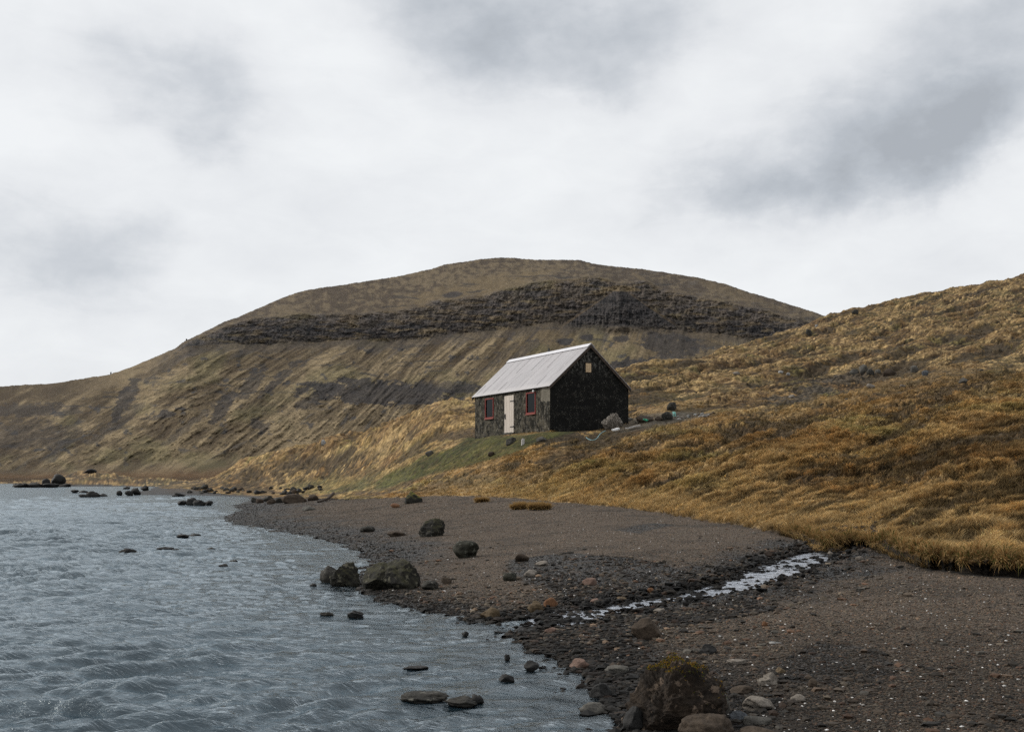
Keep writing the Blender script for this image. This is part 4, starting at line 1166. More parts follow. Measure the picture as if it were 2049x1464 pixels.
rock(1712, 1728, 1112, 1119, 'pale', "small pale stone on dry gravel right of the stream", seed=82)
rock(1538, 1565, 1282, 1288, 'white', "thin white stone lying on open gravel", seed=83)
# --- rocks standing in the lake, near
rock(798, 900, 1383, 1408, 'dark', "long low rock awash in the lake near the bottom edge", water=True, seed=91, cuts=7, rough=.14)
rock(886, 956, 1392, 1415, 'dark', "mottled rock awash right of the long low rock", water=True, seed=92, cuts=6, rough=.15)
rock(942, 969, 1388, 1409, 'black', "small black rock behind the mottled rock awash in the lake", water=True, seed=93)
rock(996, 1030, 1347, 1364, 'black', "angular black rock alone in the shallows", water=True, seed=94, cuts=12)
rock(1009, 1021, 1308, 1321, 'black', "small upright black rock in the shallows", water=True, seed=95)
rock(1048, 1079, 1320, 1340, 'black', "rounded black rock in the shallows off the pink slab", water=True, seed=96)
rock(1076, 1094, 1331, 1338, 'black', "tiny flat black rock touching the rounded one in the shallows", water=True, seed=97)
rock(1126, 1140, 1340, 1352, 'black', "small black rock in the shallows just left of the pink slab", water=True, seed=98)
rock(806, 858, 1329, 1338, 'black', "thin dark rock barely breaking the lake surface", water=True, seed=99, hs=.6)
rock(693, 730, 1220, 1236, 'black', "wedge shaped black rock in the lake below the waterline boulders", water=True, seed=100, cuts=12)
rock(640, 668, 1220, 1232, 'dark', "low wet rock left of the wedge shaped black rock", water=True, seed=101, hs=.7)
rock(760, 780, 1203, 1216, 'black', "black stone at the water's edge below the waterline boulders", seed=102)
rock(924, 938, 1262, 1272, 'black', "small black stone in the ripples off the stream mouth", water=True, seed=103)
# --- rocks in the lake, middle distance
rock(239, 274, 1096, 1107, 'black', "brown black rock breaking the lake surface, leftmost of the mid lake rocks", water=True, seed=111)
rock(314, 348, 1093, 1100, 'black', "flat black rock in the ripples right of the brown black one", water=True, seed=112)
rock(345, 368, 1096, 1101, 'black', "thin black rock trailing right from the flat black one", water=True, seed=113, hs=.8)
rock(352, 380, 1068, 1075, 'black', "flat low rock in the lake, left one of the pair beyond", water=True, seed=114)
rock(379, 402, 1067, 1073, 'black', "flat low rock in the lake, right one of the pair beyond", water=True, seed=115)
rock(412, 434, 1094, 1101, 'dark', "small greenish rock in the lake nearest the beach point", water=True, seed=116)
rock(458, 477, 1119, 1125, 'dark', "small low rock far out, upper of the two near the centre of the lake", water=True, seed=117)
rock(437, 458, 1127, 1134, 'black', "small low rock far out, lower of the two near the centre of the lake", water=True, seed=118)
for k, (a, b, t, u_) in enumerate([(355, 374, 1001, 1011), (371, 393, 997, 1011), (386, 411, 999, 1011.5), (405, 427, 1001, 1011)]):
    rock(a, b, t, u_, 'black', ["leftmost rock of the black rock islet off the beach", "tall second rock of the black rock islet off the beach", "broad third rock of the black rock islet off the beach", "rightmost block of the black rock islet off the beach"][k],
         'rocks of the islet off the beach point', water=True, seed=120 + k, cuts=6)
rock(376, 398, 995, 1008, 'black', "upper rear rock piled on the black rock islet off the beach", 'rocks of the islet off the beach point', water=True, seed=125)
rock(343, 371, 985.5, 993, 'black', "single low dome of black rock by the far gravel spit", water=True, seed=126, cuts=4)
for k, (a, b, t, u_) in enumerate([(141, 157, 979, 986), (158, 176, 980.5, 985.5), (172, 202, 982, 994), (158, 182, 988, 994.5), (198, 216, 987, 993), (233, 245, 981, 991), (249, 266, 981, 991.5), (247, 261, 973, 978.5), (262, 282, 975, 990), (281, 298, 970, 982)]):
    rock(a, b, t, u_, 'black', ["dark dome of rock far out left, left one of the two domes", "dark dome of rock far out left, right one of the two domes", "peaked dark rock mass in the far water", "low left skirt of the peaked dark rock mass", "low right skirt of the peaked dark rock mass",
        "upright dark rock alone between rock mass and gravel spit", "dark rock with grey face at the tip of the far gravel spit", "small dark rock behind the tip of the far gravel spit", "large dark rock on the tip of the far gravel spit", "dark rock at the narrow inlet behind the far gravel spit"][k],
        'dark rocks off the far gravel spit', water=True, seed=140 + k, cuts=6)
for k, (a, b, t, u_) in enumerate([(24, 60, 966, 975), (52, 92, 965, 975), (86, 120, 966, 975), (112, 142, 967, 974)]):
    rock(a, b, t, u_, 'black', ["flat black ledge at the far left point, outermost piece", "second black ledge piece on the far left point", "third black ledge piece below the dark mound", "fourth black ledge piece, nearest the grassy hummocks"][k],
         'black ledges of the far left point', water=True, seed=150 + k, hs=1.0, depth=.5)
rock(100, 131, 948, 969, 'black', "big dark mound of rock on the far left point", seed=155, cuts=5)
rock(84, 101, 957, 969, 'black', "smaller dark mound of rock left of the big mound on the far point", seed=156, cuts=5)
rock(170, 195, 937.5, 947, 'black', "black outcrop on top of the far grassy hummock", seed=157, cuts=5)
# --- rocks at the back of the beach
for k, (a, b, t, u_, kd) in enumerate([(502, 515, 994, 1005, 'dark'), (512, 528, 997, 1006, 'brown'), (526, 548, 991, 1003, 'dark'), (533, 552, 997, 1008, 'brown'), (551, 570, 994, 1006, 'dark'), (615, 638, 989, 1001, 'brown')]):
    rock(a, b, t, u_, kd, ["dark stone at the left end of the row behind the beach", "brown stone second in the row behind the beach", "dark humped stone in the row behind the beach", "brown stone in front of the humped one behind the beach", "dark stone touching the large smooth brown boulder", "brown stone right of the large smooth brown boulder"][k],
         'stones in a row behind the beach', seed=160 + k)
rock(563, 614, 987, 1006, 'brown', "large smooth brown boulder behind the beach", seed=170, cuts=4, rough=.06, sub=4)
rg = np.random.default_rng(44)
for k in range(64):
    px = rg.uniform(372, 640); base = np.interp(px, [372, 480, 560, 640], [988, 989, 990, 987]) - rg.uniform(0, 12) ** 1.0
    wd2 = rg.uniform(5, 15)
    rock(px, px + wd2, base - wd2 * rg.uniform(.4, .7), base, rg.choice(['dark', 'dark', 'grey', 'black', 'brown', 'dark']), "stone in the rubble strewn along the foot of the grassy knoll", 'rubble along the foot of the grassy knoll', seed=200 + k, sub=2)
# --- on the slopes
rock(643, 655, 879, 891, 'white', "white rock on the side of the grassy knoll left of the hut", seed=301, cuts=12)
rock(851, 867, 900, 913, 'grey', "grey rock at the upper edge of the green strip", seed=302, cuts=12)
rock(976, 990, 903, 913, 'brown', "brown outcrop at the lower edge of the green strip", seed=303)
rock(1012, 1033, 874, 889, 'dark', "dark lump of earth and stone below the hut door", seed=304)
rock(1072, 1094, 873, 884, 'grey', "flat grey stone in the grass below the near hut corner", seed=305)
rock(1250, 1267, 835, 843, 'grey', "grey cobble between the net heap and the long brown stone", seed=311)
rock(1272, 1308, 831, 845, 'brown', "long low brown stone right of the hut", seed=312, cuts=5)
rock(1310, 1326, 832, 842, 'brown', "short brown stone between the long brown stone and the dark one", seed=313)
rock(1323, 1347, 823, 840, 'dark', "dark rounded stone beside the teal net right of the hut", seed=314, cuts=6)
rock(1334, 1354, 804, 821, 'dark', "dark boulder with a pale spot in the grass above the teal net", seed=315, cuts=8)
rg = np.random.default_rng(9)
for k in range(26):
    px = rg.uniform(1352, 1425); wd2 = rg.uniform(4, 9); base = 838 - (px - 1352) * .12 + rg.uniform(-4, 3)
    rock(px, px + wd2, base - wd2 * .5, base, rg.choice(['pale', 'grey', 'grey', 'white', 'brown']), "pale stone in the loose rubble right of the teal net", 'pale rubble right of the hut', seed=330 + k, sub=2)
for k, (a, b, t, u_, kd, lb) in enumerate([
    (1719, 1737, 729, 747, 'grey', "tall grey rock of the outcrop on the right slope"), (1700, 1719, 738, 749, 'grey', "grey rock at the left end of the outcrop on the right slope"),
    (1733, 1749, 738, 750, 'dark', "dark grey rock right below the tall rock of the slope outcrop"), (1751, 1762, 738, 747, 'grey', "small round grey rock in the middle of the slope outcrop"),
    (1765, 1793, 737, 752, 'brown', "broad reddish rock of the outcrop on the right slope"), (1822, 1838, 731, 745, 'grey', "grey rock above the dark hollow on the right slope"),
    (1844, 1858, 740, 751, 'blue', "pale blue grey rock at the right end of the slope outcrop"), (1733, 1752, 767, 777, 'pale', "smooth pale rock below the slope outcrop"),
    (1918, 1936, 755, 767, 'grey', "grey rock in a hollow near the right edge of the slope"), (1573, 1581, 745, 751, 'white', "small white rock above the scree patch"),
    (1578, 1592, 789, 796, 'pale', "flat pale rock at the lower end of the scree patch"), (1631, 1637, 649, 654, 'white', "small white rock close to the saddle below the skyline"),
    (1611, 1625, 658, 672, 'dark', "dark outcrop just below the skyline of the right slope"), (1704, 1718, 619, 629, 'dark', "dark rock standing on the skyline of the right slope"),
    (1466, 1482, 743, 750, 'pale', "pale rock in short grass on the middle of the right slope"), (1556, 1568, 741, 747, 'white', "whitish stone left of the small white rock above the scree")]):
    rock(a, b, t, u_, kd, lb, seed=400 + k)
for k, (px, py, lb) in enumerate([(1690, 800, "small grey stone showing through turf left below the smooth pale rock"), (1800, 775, "small pale stone in the turf below the broad reddish rock"), (1640, 812, "small dark stone at the lower edge of the scree patch"), (1960, 742, "small grey stone in the turf nearest the right edge of the picture")]):
    wd2 = 7 + (k * 5) % 7
    rock(px, px + wd2, py - wd2 * .5, py, ['grey', 'pale', 'dark', 'grey'][k], lb, seed=430 + k, sub=2)

# --- the big moss crested foreground boulder
def main_boulder():
    X, Y, Z0 = hit(1352, 1462)
    sc = Y / F
    V, Fc = ico(7); V = V.copy()
    z = (V[:, 2] + 1) / 2
    rm = np.sqrt(np.clip(1 - V[:, 2] ** 2, 0, 1)); rr_ = np.clip(rm, .05, 1)
    dx, dy = V[:, 0] / rr_, V[:, 1] / rr_
    cap = np.clip(rm / .45, 0, 1) ** .8
    zl = [0, .2, .35, .5, .7, .86, 1.0]
    lf = np.interp(z, zl, [124, 112, 94, 74, 58, 46, 28]); rt = np.interp(z, zl, [104, 112, 114, 110, 92, 62, 30])
    bk_ = np.interp(z, zl, [80, 80, 76, 66, 48, 30, 12]); fr_o = np.interp(z, zl, [40, 44, 62, 74, 58, 36, 12])
    x = dx * np.where(dx < 0, lf, rt) * cap; y = dy * np.where(dy < 0, fr_o, bk_) * cap
    H = 168
    P = np.stack([x, y, z * H - 22], -1)
    rg0 = np.random.default_rng(5)
    for d_, o_ in (((-.75, -.55, .35), 66), ((.55, -.62, .55), 118), ((.1, -.95, .28), 70), ((-.35, -.30, .88), 168), ((.72, .1, .68), 140), ((.9, -.4, .05), 100)):
        d_ = np.array(d_) / np.linalg.norm(d_); ex = np.maximum(P @ d_ - o_, 0); P -= ex[:, None] * d_ * .85
    Q = P / 60.
    nrm0 = P / np.maximum(np.linalg.norm(P - [0, 0, 70], axis=1, keepdims=True), 1)
    rid = 1 - np.abs(n3d(Q, 1.3, 31)) * 2
    P += nrm0 * (9 * n3d(Q, 1.1, 21) + 6 * n3d(Q, 2.7, 25) + 3.2 * n3d(Q, 6.0, 27) + 1.7 * n3d(Q, 13.0, 29) + .8 * n3d(Q, 28.0, 33) + 4.0 * rid)[:, None]
    P = P * sc
    W2 = 105 * sc; D2 = 70 * sc
    o = mesh_np("boulder", P, Fc, RM['main'], True)
    o.location = (X, Y + D2 * .8, Z0 - .02)
    set_props(o, "big brown boulder with an orange moss crest at the bottom of the picture", "rock")
    OCC.append((X, Y + D2 * .8, W2))
    # moss: tufted cushions on the crest
    rg = np.random.default_rng(8)
    nrm = np.zeros_like(P)
    fn = np.cross(P[Fc[:, 1]] - P[Fc[:, 0]], P[Fc[:, 2]] - P[Fc[:, 0]])
    for j in range(3): np.add.at(nrm, Fc[:, j], fn)
    nrm /= np.linalg.norm(nrm, axis=1, keepdims=True) + 1e-9
    z01 = (P[:, 2] - P[:, 2].min()) / np.ptp(P[:, 2])
    crest = (z01 > .80) & (nrm[:, 2] > -.1) & (n3d(P, 16, 3) + .9 * (z01 - .80) + .28 * nrm[:, 2] > .05) | ((z01 > .46) & (P[:, 0] > 0) & (np.abs(nrm[:, 1] + .05) < .30) & (nrm[:, 2] > .15) & (n3d(P, 14, 7) > .02))
    idx = np.nonzero(crest)[0]
    cnt = 2200
    pk = rg.choice(idx, cnt)
    base = P[pk] + rg.normal(0, .004, (cnt, 3)); nn = nrm[pk] + rg.normal(0, .45, (cnt, 3)); nn /= np.linalg.norm(nn, axis=1, keepdims=True)
    sd_ = np.cross(nn, rg.normal(size=(cnt, 3))); sd_ /= np.linalg.norm(sd_, axis=1, keepdims=True)
    ln = rg.uniform(.005, .014, cnt)[:, None]
    VV = np.stack([base + sd_ * .004, base - sd_ * .004, base + nn * ln], 1).reshape(-1, 3)
    cc = lerp(np.array([.085, .062, .012]), np.array([.33, .185, .028]), rg.random(cnt)[:, None] ** 1.6)
    cc = np.where(rg.random(cnt)[:, None] < .25, np.array([[.10, .11, .018]]), cc)
    mo = mesh_np("moss", VV, np.arange(cnt * 3).reshape(-1, 3), m_blade, False, np.repeat(cc, 3, 0), parent=o)
    mo['kind'] = 'stuff'
m_blade, n = new_mat("vertex_tinted_blades")
at = n.add('ShaderNodeVertexColor', layer_name='Col')
dfb = n.add('ShaderNodeBsdfDiffuse', ins={'Color': at.outputs[0]})
trb = n.add('ShaderNodeBsdfTranslucent', ins={'Color': at.outputs[0]})
mx = n.add('ShaderNodeMixShader', ins={0: .3, 1: dfb.outputs[0], 2: trb.outputs[0]})
n.add('ShaderNodeOutputMaterial', ins={0: mx.outputs[0]})
main_boulder()

# ------------------------------------------------------------------ small finds around the hut and on the beach
def tube(pts, r, mat, name, seg=7):
    P = np.array(pts, float); V = []; m_ = len(P)
    T = np.gradient(P, axis=0); T /= np.linalg.norm(T, axis=1, keepdims=True)
    up = np.array([0, 0, 1.]); rr = np.broadcast_to(r, (m_,))
    for i in range(m_):
        a = np.cross(T[i], up); a /= np.linalg.norm(a) + 1e-9; b = np.cross(a, T[i])
        for k in range(seg):
            t = 2 * math.pi * k / seg
            V.append(P[i] + rr[i] * (math.cos(t) * a + math.sin(t) * b))
    Fq = [(i * seg + k, i * seg + (k + 1) % seg, (i + 1) * seg + (k + 1) % seg, (i + 1) * seg + k) for i in range(m_ - 1) for k in range(seg)]
    return mesh_np(name, np.array(V), np.array(Fq), mat, True)
def spline(pts, n_=60):
    P = np.array(pts, float); t = np.linspace(0, len(P) - 1, n_)
    return np.stack([gsmooth(np.interp(t, np.arange(len(P)), P[:, j]), n_ / len(P) * .35) for j in range(P.shape[1])], -1)
m_rope = pmat("pale_blue_rope", (.20, .33, .35), .8, .2, 20, .3)
pts = []
for px, py in [(1172, 880), (1176, 884), (1183, 887), (1190, 886), (1196, 881), (1199, 876), (1204, 871), (1212, 867)]:
    X, Y, z = hit(px, py); pts.append((X, Y - .05, z + .14))
rp = tube(spline(pts), .016, m_rope, "rope"); set_props(rp, "pale blue rope lying in a loop in the grass in front of the gable", "rope")
# net heap beside the gable
def net_heap():
    X, Y, Z0 = hit(1226, 858)
    sc = Y / F
    V, Fc = rock_mesh(505, 5, 6, .08)
    z = (V[:, 2] + 1) / 2
    fold = .035 * np.sin(V[:, 0] * 14 + 5 * V[:, 2] + 4 * n3d(V, 2.0, 5)) + .05 * n3d(V, 4, 9)
    P = np.stack([V[:, 0] * (1 - .42 * sstep(.3, 1, z)) * 23 * sc, V[:, 1] * 18 * sc, z * 37 * sc - .12], -1) * (1 + fold)[:, None]
    m, n = new_mat("old_netting")
    tcx = n.add('ShaderNodeTexCoord').outputs['Object']
    a_ = n.noise(n.mapping(tcx, rot=(0, .5, 0), scale=(5, 3, 1.2)), 3.2, 5, .75, .8)
    c_ = n.ramp(a_, (.34, (.022, .019, .015)), (.50, (.12, .10, .08)), (.60, (.30, .27, .23)), (.72, (.62, .58, .53)))
    bp_ = n.add('ShaderNodeBump', ins={'Strength': 1.0, 'Distance': 1.0, 'Height': n.math('MULTIPLY', a_, .12)})
    pb = n.add('ShaderNodeBsdfPrincipled', ins={'Base Color': c_, 'Roughness': .9, 'Normal': bp_.outputs[0]})
    n.add('ShaderNodeOutputMaterial', ins={0: pb.outputs[0]})
    o = mesh_np("net_heap", P, Fc, m, True); o.location = (X, Y + .3, Z0)
    set_props(o, "streaky grey heap of old netting against the right end of the black gable", "net heap")
net_heap()
m_teal = pmat("teal_netting", (.16, .36, .33), .8, .2, 14, .4)
def scribble(px, py, w_, h_, n_, mat, name, seed, r=.02):
    rg = np.random.default_rng(seed); pts = []
    for _ in range(n_):
        X, Y, z = hit(px + rg.uniform(-w_, w_), py + rg.uniform(-h_, h_)); pts.append((X, Y, z + rg.uniform(.05, .22)))
    return tube(spline(pts, n_ * 8), r, mat, name, 5)
o = scribble(1348, 832, 6, 4, 16, m_teal, "net_tangle", 5, .018); set_props(o, "tangle of teal netting beside the dark rounded stone right of the hut", "net")
o = scribble(1293, 846, 7, 1.2, 9, pmat("green_rope", (.05, .36, .22), .8), "rope", 6, .014); set_props(o, "short green rope end on the bare soil right of the net heap", "rope")
m_drift = pmat("bleached_wood", (.42, .40, .38), .85, .2, 6, .3, stretch=(1, 8, 8))
def plank(pxa, pya, pxb, pyb, wdt, th, mat, name, label, cat):
    A = hit(pxa, pya); B = hit(pxb, pyb)
    A, B = Vector(A), Vector(B); d = B - A
    mb = MB(); mb.box((0, -wdt / 2, 0), (d.length, wdt / 2, th)); 
    bmesh.ops.subdivide_edges(mb.bm, edges=list(mb.bm.edges), cuts=3, use_grid_fill=True)
    rgx = random.Random(int(pxa))
    for v in mb.bm.verts: v.co += Vector((rgx.uniform(-.02, .02), rgx.uniform(-.015, .015), rgx.uniform(-.008, .008)))
    o = mb.build(name, mat)
    o.location = A + Vector((0, 0, .10)); o.rotation_euler = (0, -math.asin(d.z / d.length), math.atan2(d.y, d.x))
    set_props(o, label, cat)
plank(1253, 862, 1281, 856, .16, .06, m_drift, "plank", "long bleached plank lying in the grass in front of the stones right of the hut", "plank")
plank(1227, 866, 1237, 863, .18, .08, m_white, "board", "short white board end in the grass left of the bleached plank", "board")
m_stick = pmat("dark_driftwood", (.05, .038, .03), .9, .2, 8, .4)
A = hit(634, 1006); B = hit(655, 1002); C_ = hit(668, 996.5)
o = tube(spline([(A[0], A[1], A[2] + .05), (B[0], B[1], B[2] + .09), (C_[0], C_[1], C_[2] + .30)], 20), np.linspace(.05, .10, 20), m_stick, "driftwood")
set_props(o, "dark driftwood branch on the far gravel near the grass", "driftwood")
X, Y, z = hit(1046, 889)
mb = MB(); mb.box((-.07, -.05, -.2), (.07, .05, .24)); mb.box((-.05, -.045, .24), (.06, .045, .29)); o = mb.build("marker_post", m_drift, bevel=.012)
o.location = (X, Y, z); o.rotation_euler = (0, .06, .3); set_props(o, "short pale post in the green turf below the hut door", "post")
# cairn on the left shoulder of the mountain
def on_mtn(px):
    c = int(np.argmin(np.abs(MPX - px))); r_ = np.argmin(np.abs(MK[:, c] - 5.0))
    return MX[r_, c], MYd[r_, c], MZd[r_, c]
for px, hh_, lb in ((222.5, 5.5, "tiny cairn on the skyline at the left shoulder of the mountain"), (373, 4.0, "small knob of rock on the skyline where the cliff band meets the mountain's edge")):
    x, y, z = on_mtn(px)
    V, Fc = rock_mesh(int(px), 3, 8, .12)
    sc = y / F
    o = mesh_np("cairn" if px < 300 else "outcrop", V * [1.6 * sc, 1.6 * sc, hh_ * .55 * sc], Fc, RM['dark']); o.location = (x, y, z + hh_ * .3 * sc)
    set_props(o, lb, "cairn" if px < 300 else "rock")

# ------------------------------------------------------------------ scatter helpers
dpx = np.gradient(PXG)
dpy = np.zeros_like(PYG); dpy[:-1] = PYG[:-1] - PYG[1:]
# hidden-surface test per column: running minimum of the screen row
runmin = np.minimum.accumulate(np.where(YY < 5, 4000, PYG), axis=0)
visible = (PYG <= runmin + 3.0) & (PYG < 1560) & (YY > 6)
inview = (PXG > -60) & (PXG < 2330)
def sample(weight, n_, rg):
    wv_ = (weight * dpx[None, :]).ravel(); wv_ = np.cumsum(wv_); wv_ /= wv_[-1]
    k = np.searchsorted(wv_, rg.random(n_))
    r_, c_ = np.divmod(k, NC); r_ = np.clip(r_, 0, NR - 2); c_ = np.clip(c_, 0, NC - 2)
    fr_, fc_ = rg.random(n_), rg.random(n_)
    px = PXG[c_] + fc_ * (PXG[c_ + 1] - PXG[c_]); Y = np.exp(LYG[r_] + fr_ * (LYG[np.minimum(r_ + 1, NR - 1)] - LYG[r_]))
    X = (px - CX) / F * Y
    z = gz(px, Y)
    return X, Y, z, r_, c_
hutfree = sstep(-.02, .05, hd)

# ------------------------------------------------------------------ grass
def build_grass():
    rg = np.random.default_rng(17)
    # density per unit of picture height, more where the slope faces away
    wgt = (veg > .5) * visible * inview[None, :] * (np.maximum(dpy, 0) + .10) * (hd > .12) * (1 - .93 * scree) * (1 - .75 * rub) * (1 - .80 * np.clip(dkk * .5 + dkl * .8 + clump * .3 + holes, 0, 1) * dist_b)
    wgt = wgt * (YY < 260) * lerp(1.0, .12, sstep(34, 66, YY)) * (1 - .3 * gm)
    NT_ = 60000
    X, Y, z, r_, c_ = sample(wgt, NT_, rg)
    # tufts right along the lip of the bank hang over it
    NB = 15
    Cb = C[r_, c_]
    tone = np.clip(rg.normal(1.0, .32, NT_), .4, 1.9); patch = fbm(X * 1.7, Y * 1.7, 3, 301)
    isg = gm[r_, c_] > .45
    far = np.clip(Y / 22, .8, 3.4)
    wild = np.clip(.55 + 1.1 * (fbm(X * .5, Y * .5, 3, 305) + .25), .25, 1.4)
    lenb = (.118 * wild + .035) * lerp(1.0, .55, sstep(35, 75, Y)) * np.where(isg, .42, 1.0)
    lenb = lenb * rg.uniform(.65, 1.25, NT_)
    dryc = rg.random(NT_)
    XB = np.repeat(X, NB); YBx = np.repeat(Y, NB); ZB = np.repeat(z, NB)
    n_ = NT_ * NB
    sp_r = np.repeat(.07 * far, NB)
    aa = rg.uniform(0, 2 * np.pi, n_); rr = np.sqrt(rg.random(n_)) * sp_r
    bx, by = XB + np.cos(aa) * rr, YBx + np.sin(aa) * rr
    bz = gxy(bx, by) - .015
    L = np.repeat(lenb, NB) * rg.uniform(.6, 1.15, n_)
    lean = rg.uniform(.15, .95, n_)
    # outwards from the tuft, blown towards the right
    wa_ = np.repeat(rg.normal(.22, .35, NT_), NB); lxv = np.cos(aa) * lean + wa_; lyv = np.sin(aa) * lean + np.repeat(rg.normal(-.05, .3, NT_), NB)
    wd_b = np.maximum(.0035, .42 * by / (F / 2)) * rg.uniform(.6, 1.3, n_)
    wd_b = np.minimum(wd_b, L * .35)
    sx, sy = -lyv, lxv; sn = np.hypot(sx, sy) + 1e-6; sx /= sn; sy /= sn
    ca, sa = np.cos(rg.uniform(-.9, .9, n_)), np.sin(rg.uniform(-.9, .9, n_))
    sx, sy = sx * ca - sy * sa, sx * sa + sy * ca
    mid = np.stack([bx + lxv * L * .28, by + lyv * L * .28, bz + L * .55], -1)
    tipp = np.stack([bx + lxv * L * .80, by + lyv * L * .80, bz + L * np.clip(1.0 - .35 * lean, .5, 1)], -1)
    B0 = np.stack([bx - sx * wd_b / 2, by - sy * wd_b / 2, bz], -1); B1 = np.stack([bx + sx * wd_b / 2, by + sy * wd_b / 2, bz], -1)
    M0 = mid - np.stack([sx, sy, 0 * sx], -1) * wd_b[:, None] * .40; M1 = mid + np.stack([sx, sy, 0 * sx], -1) * wd_b[:, None] * .40
    VV = np.stack([B0, B1, M1, M0, tipp], 1).reshape(-1, 3)
    k5 = np.arange(n_) * 5
    T = np.concatenate([np.stack([k5, k5 + 1, k5 + 2], -1), np.stack([k5, k5 + 2, k5 + 3], -1), np.stack([k5 + 3, k5 + 2, k5 + 4], -1)])
    base = Cb * (tone * (1 + .25 * patch))[:, None]
    hue = np.repeat(rg.normal(0, 1, NT_), NB) * .6 + rg.normal(0, 1, n_) * .6
    cb = np.repeat(base, NB, 0) * (1 + np.stack([.07 * hue, .0 * hue, -.14 * hue], -1))
    cb = cb * rg.uniform(.75, 1.35, n_)[:, None]
    straw = (rg.random(n_) < np.where(np.repeat(isg, NB), .04, .19))
    cb[straw] = cb[straw] * 1.2 + np.array([.10, .075, .035])
    cb = cb * 1.30
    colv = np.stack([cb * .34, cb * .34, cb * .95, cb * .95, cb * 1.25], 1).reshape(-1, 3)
    g = mesh_np("grass", VV, T, m_blade, False, colv)
    set_props(g, kind='stuff')
build_grass()

# ------------------------------------------------------------------ overhanging turf along the bank, and the loose turf clump on the beach
def build_bank():
    pxs = np.concatenate([np.arange(1545, 2110, 1.2), np.arange(2110, 3100, 8)])
    yb = gsmooth(np.interp(pxs, PXG, KY[1]), 2)
    base = np.array([float(gz(p, y - .45)) for p, y in zip(pxs, yb)]); top = np.array([float(gz(p, y + .60)) for p, y in zip(pxs, yb)])
    base = gsmooth(base, 3); top = gsmooth(top, 3)
    h = np.maximum(top - base, .10) * sstep(1545, 1600, pxs) * (1 - .55 * np.exp(-((pxs - 1738) / 22) ** 2))
    prof = np.array([(.06, -.25), (.02, .0), (.05, .18), (.04, .36), (-.02, .52), (-.10, .64), (-.17, .74), (-.20, .84), (-.17, .94), (-.09, 1.02), (.03, 1.07), (.20, 1.08), (.40, 1.06), (.62, 1.04), (.90, .99)])
    tt = np.linspace(0, len(prof) - 1, 44); prof = np.stack([gsmooth(np.interp(tt, np.arange(len(prof)), prof[:, k]), 1.3) for k in (0, 1)], -1)
    Xc = (pxs - CX) / F * yb
    lumpn = fbm(Xc * 1.5, Xc * 0 + 2, 3, 401, gain=.6)[:, None]
    over = np.clip(1 + 1.6 * lumpn, .15, 2.0)
    dy = prof[None, :, 0] * np.where(prof[None, :, 0] < 0, over, 1) * (.4 + .9 * h[:, None])
    zz = base[:, None] + prof[None, :, 1] * h[:, None]
    Y = yb[:, None] + dy; 
    X = (pxs[:, None] - CX) / F * Y
    vv = prof[None, :, 1] * 1.5 + 0 * Y
    n1_ = fbm(X * 3.2, vv * 2.0 + Y, 4, 405, mode=1); n2_ = fbm(X * 9, vv * 6 + Y * 2, 3, 409)
    up = sstep(.5, .9, prof[None, :, 1]) + 0 * Y
    Y = Y - (.10 * n1_ + .03 * n2_) * (1 - .6 * sstep(.25, .7, dy)); zz = zz + (.05 * n1_ + .015 * n2_) * up + .05 * lumpn * up
    zz[:, -3:] -= np.array([.02, .06, .14])
    cb = lerpc(np.zeros(X.shape + (3,)) + np.array([.012, .009, .006]), GRASS_GOLD * .55, up * sstep(-.3, .2, n1_))  # near-black lower face: soil plus the painted shade of the lip
    o = mesh_np("bank", np.stack([X, Y, zz], -1).reshape(-1, 3), grid_faces(*X.shape), m_ground, True, cb.reshape(-1, 3), {'wet': np.zeros(X.size), 'veg': np.ones(X.size)})
    set_props(o, kind='structure')
    rg = np.random.default_rng(19)
    n_ = 72000
    wts = h * np.where(pxs < 2110, 1, 5.0 * (pxs < 2330)) + .02; ii = rg.choice(len(pxs), n_, p=wts / wts.sum())
    kk = np.clip((rg.beta(2.0, 1.4, n_) * 26 + 17).astype(int), 0, 41)
    b = np.stack([X[ii, kk], Y[ii, kk], zz[ii, kk]], -1) + rg.normal(0, .012, (n_, 3))
    lipness = sstep(25, 18, kk)                               # lower on the face: hangs down
    clump = fbm(b[:, 0] * 4, b[:, 2] * 5 + b[:, 1] * 4, 3, 411)
    L = rg.uniform(.04, .12, n_) * np.clip(1 + 1.7 * clump, .2, 2)
    keep_ = rg.random(n_) < np.clip(.75 - .35 * lipness + 1.5 * clump, .1, 1)
    dv = np.stack([rg.normal(.15, .5, n_), -rg.uniform(.1, 1.0, n_) * (.3 + lipness), lerp(rg.uniform(.3, 1.1, n_), -rg.uniform(.1, 1.1, n_), lipness)], -1)
    m = b + dv * L[:, None] * .5 + np.array([0, 0, .25]) * L[:, None]; t = b + dv * L[:, None]
    wv2 = .006 * rg.uniform(.6, 1.5, n_); s_ = np.stack([wv2, 0 * wv2, .3 * wv2 * rg.normal(size=n_)], -1)
    b, m, t, s_, clump, lipness = b[keep_], m[keep_], t[keep_], s_[keep_], clump[keep_], lipness[keep_]; n_ = len(b)
    VV = np.stack([b - s_, b + s_, m + s_ * .8, m - s_ * .8, t], 1).reshape(-1, 3)
    k5 = np.arange(n_) * 5
    T = np.concatenate([np.stack([k5, k5 + 1, k5 + 2], -1), np.stack([k5, k5 + 2, k5 + 3], -1), np.stack([k5 + 3, k5 + 2, k5 + 4], -1)])
    c = lerp(GRASS_ORG, GRASS_STRAW, rg.random(n_)[:, None]) * (1.15 + 1.0 * clump)[:, None]
    c = np.where((rg.random(n_) < .22)[:, None], GRASS_OLIVE * .8, c)
    c = c * (1 - .45 * lipness * rg.random(n_))[:, None]
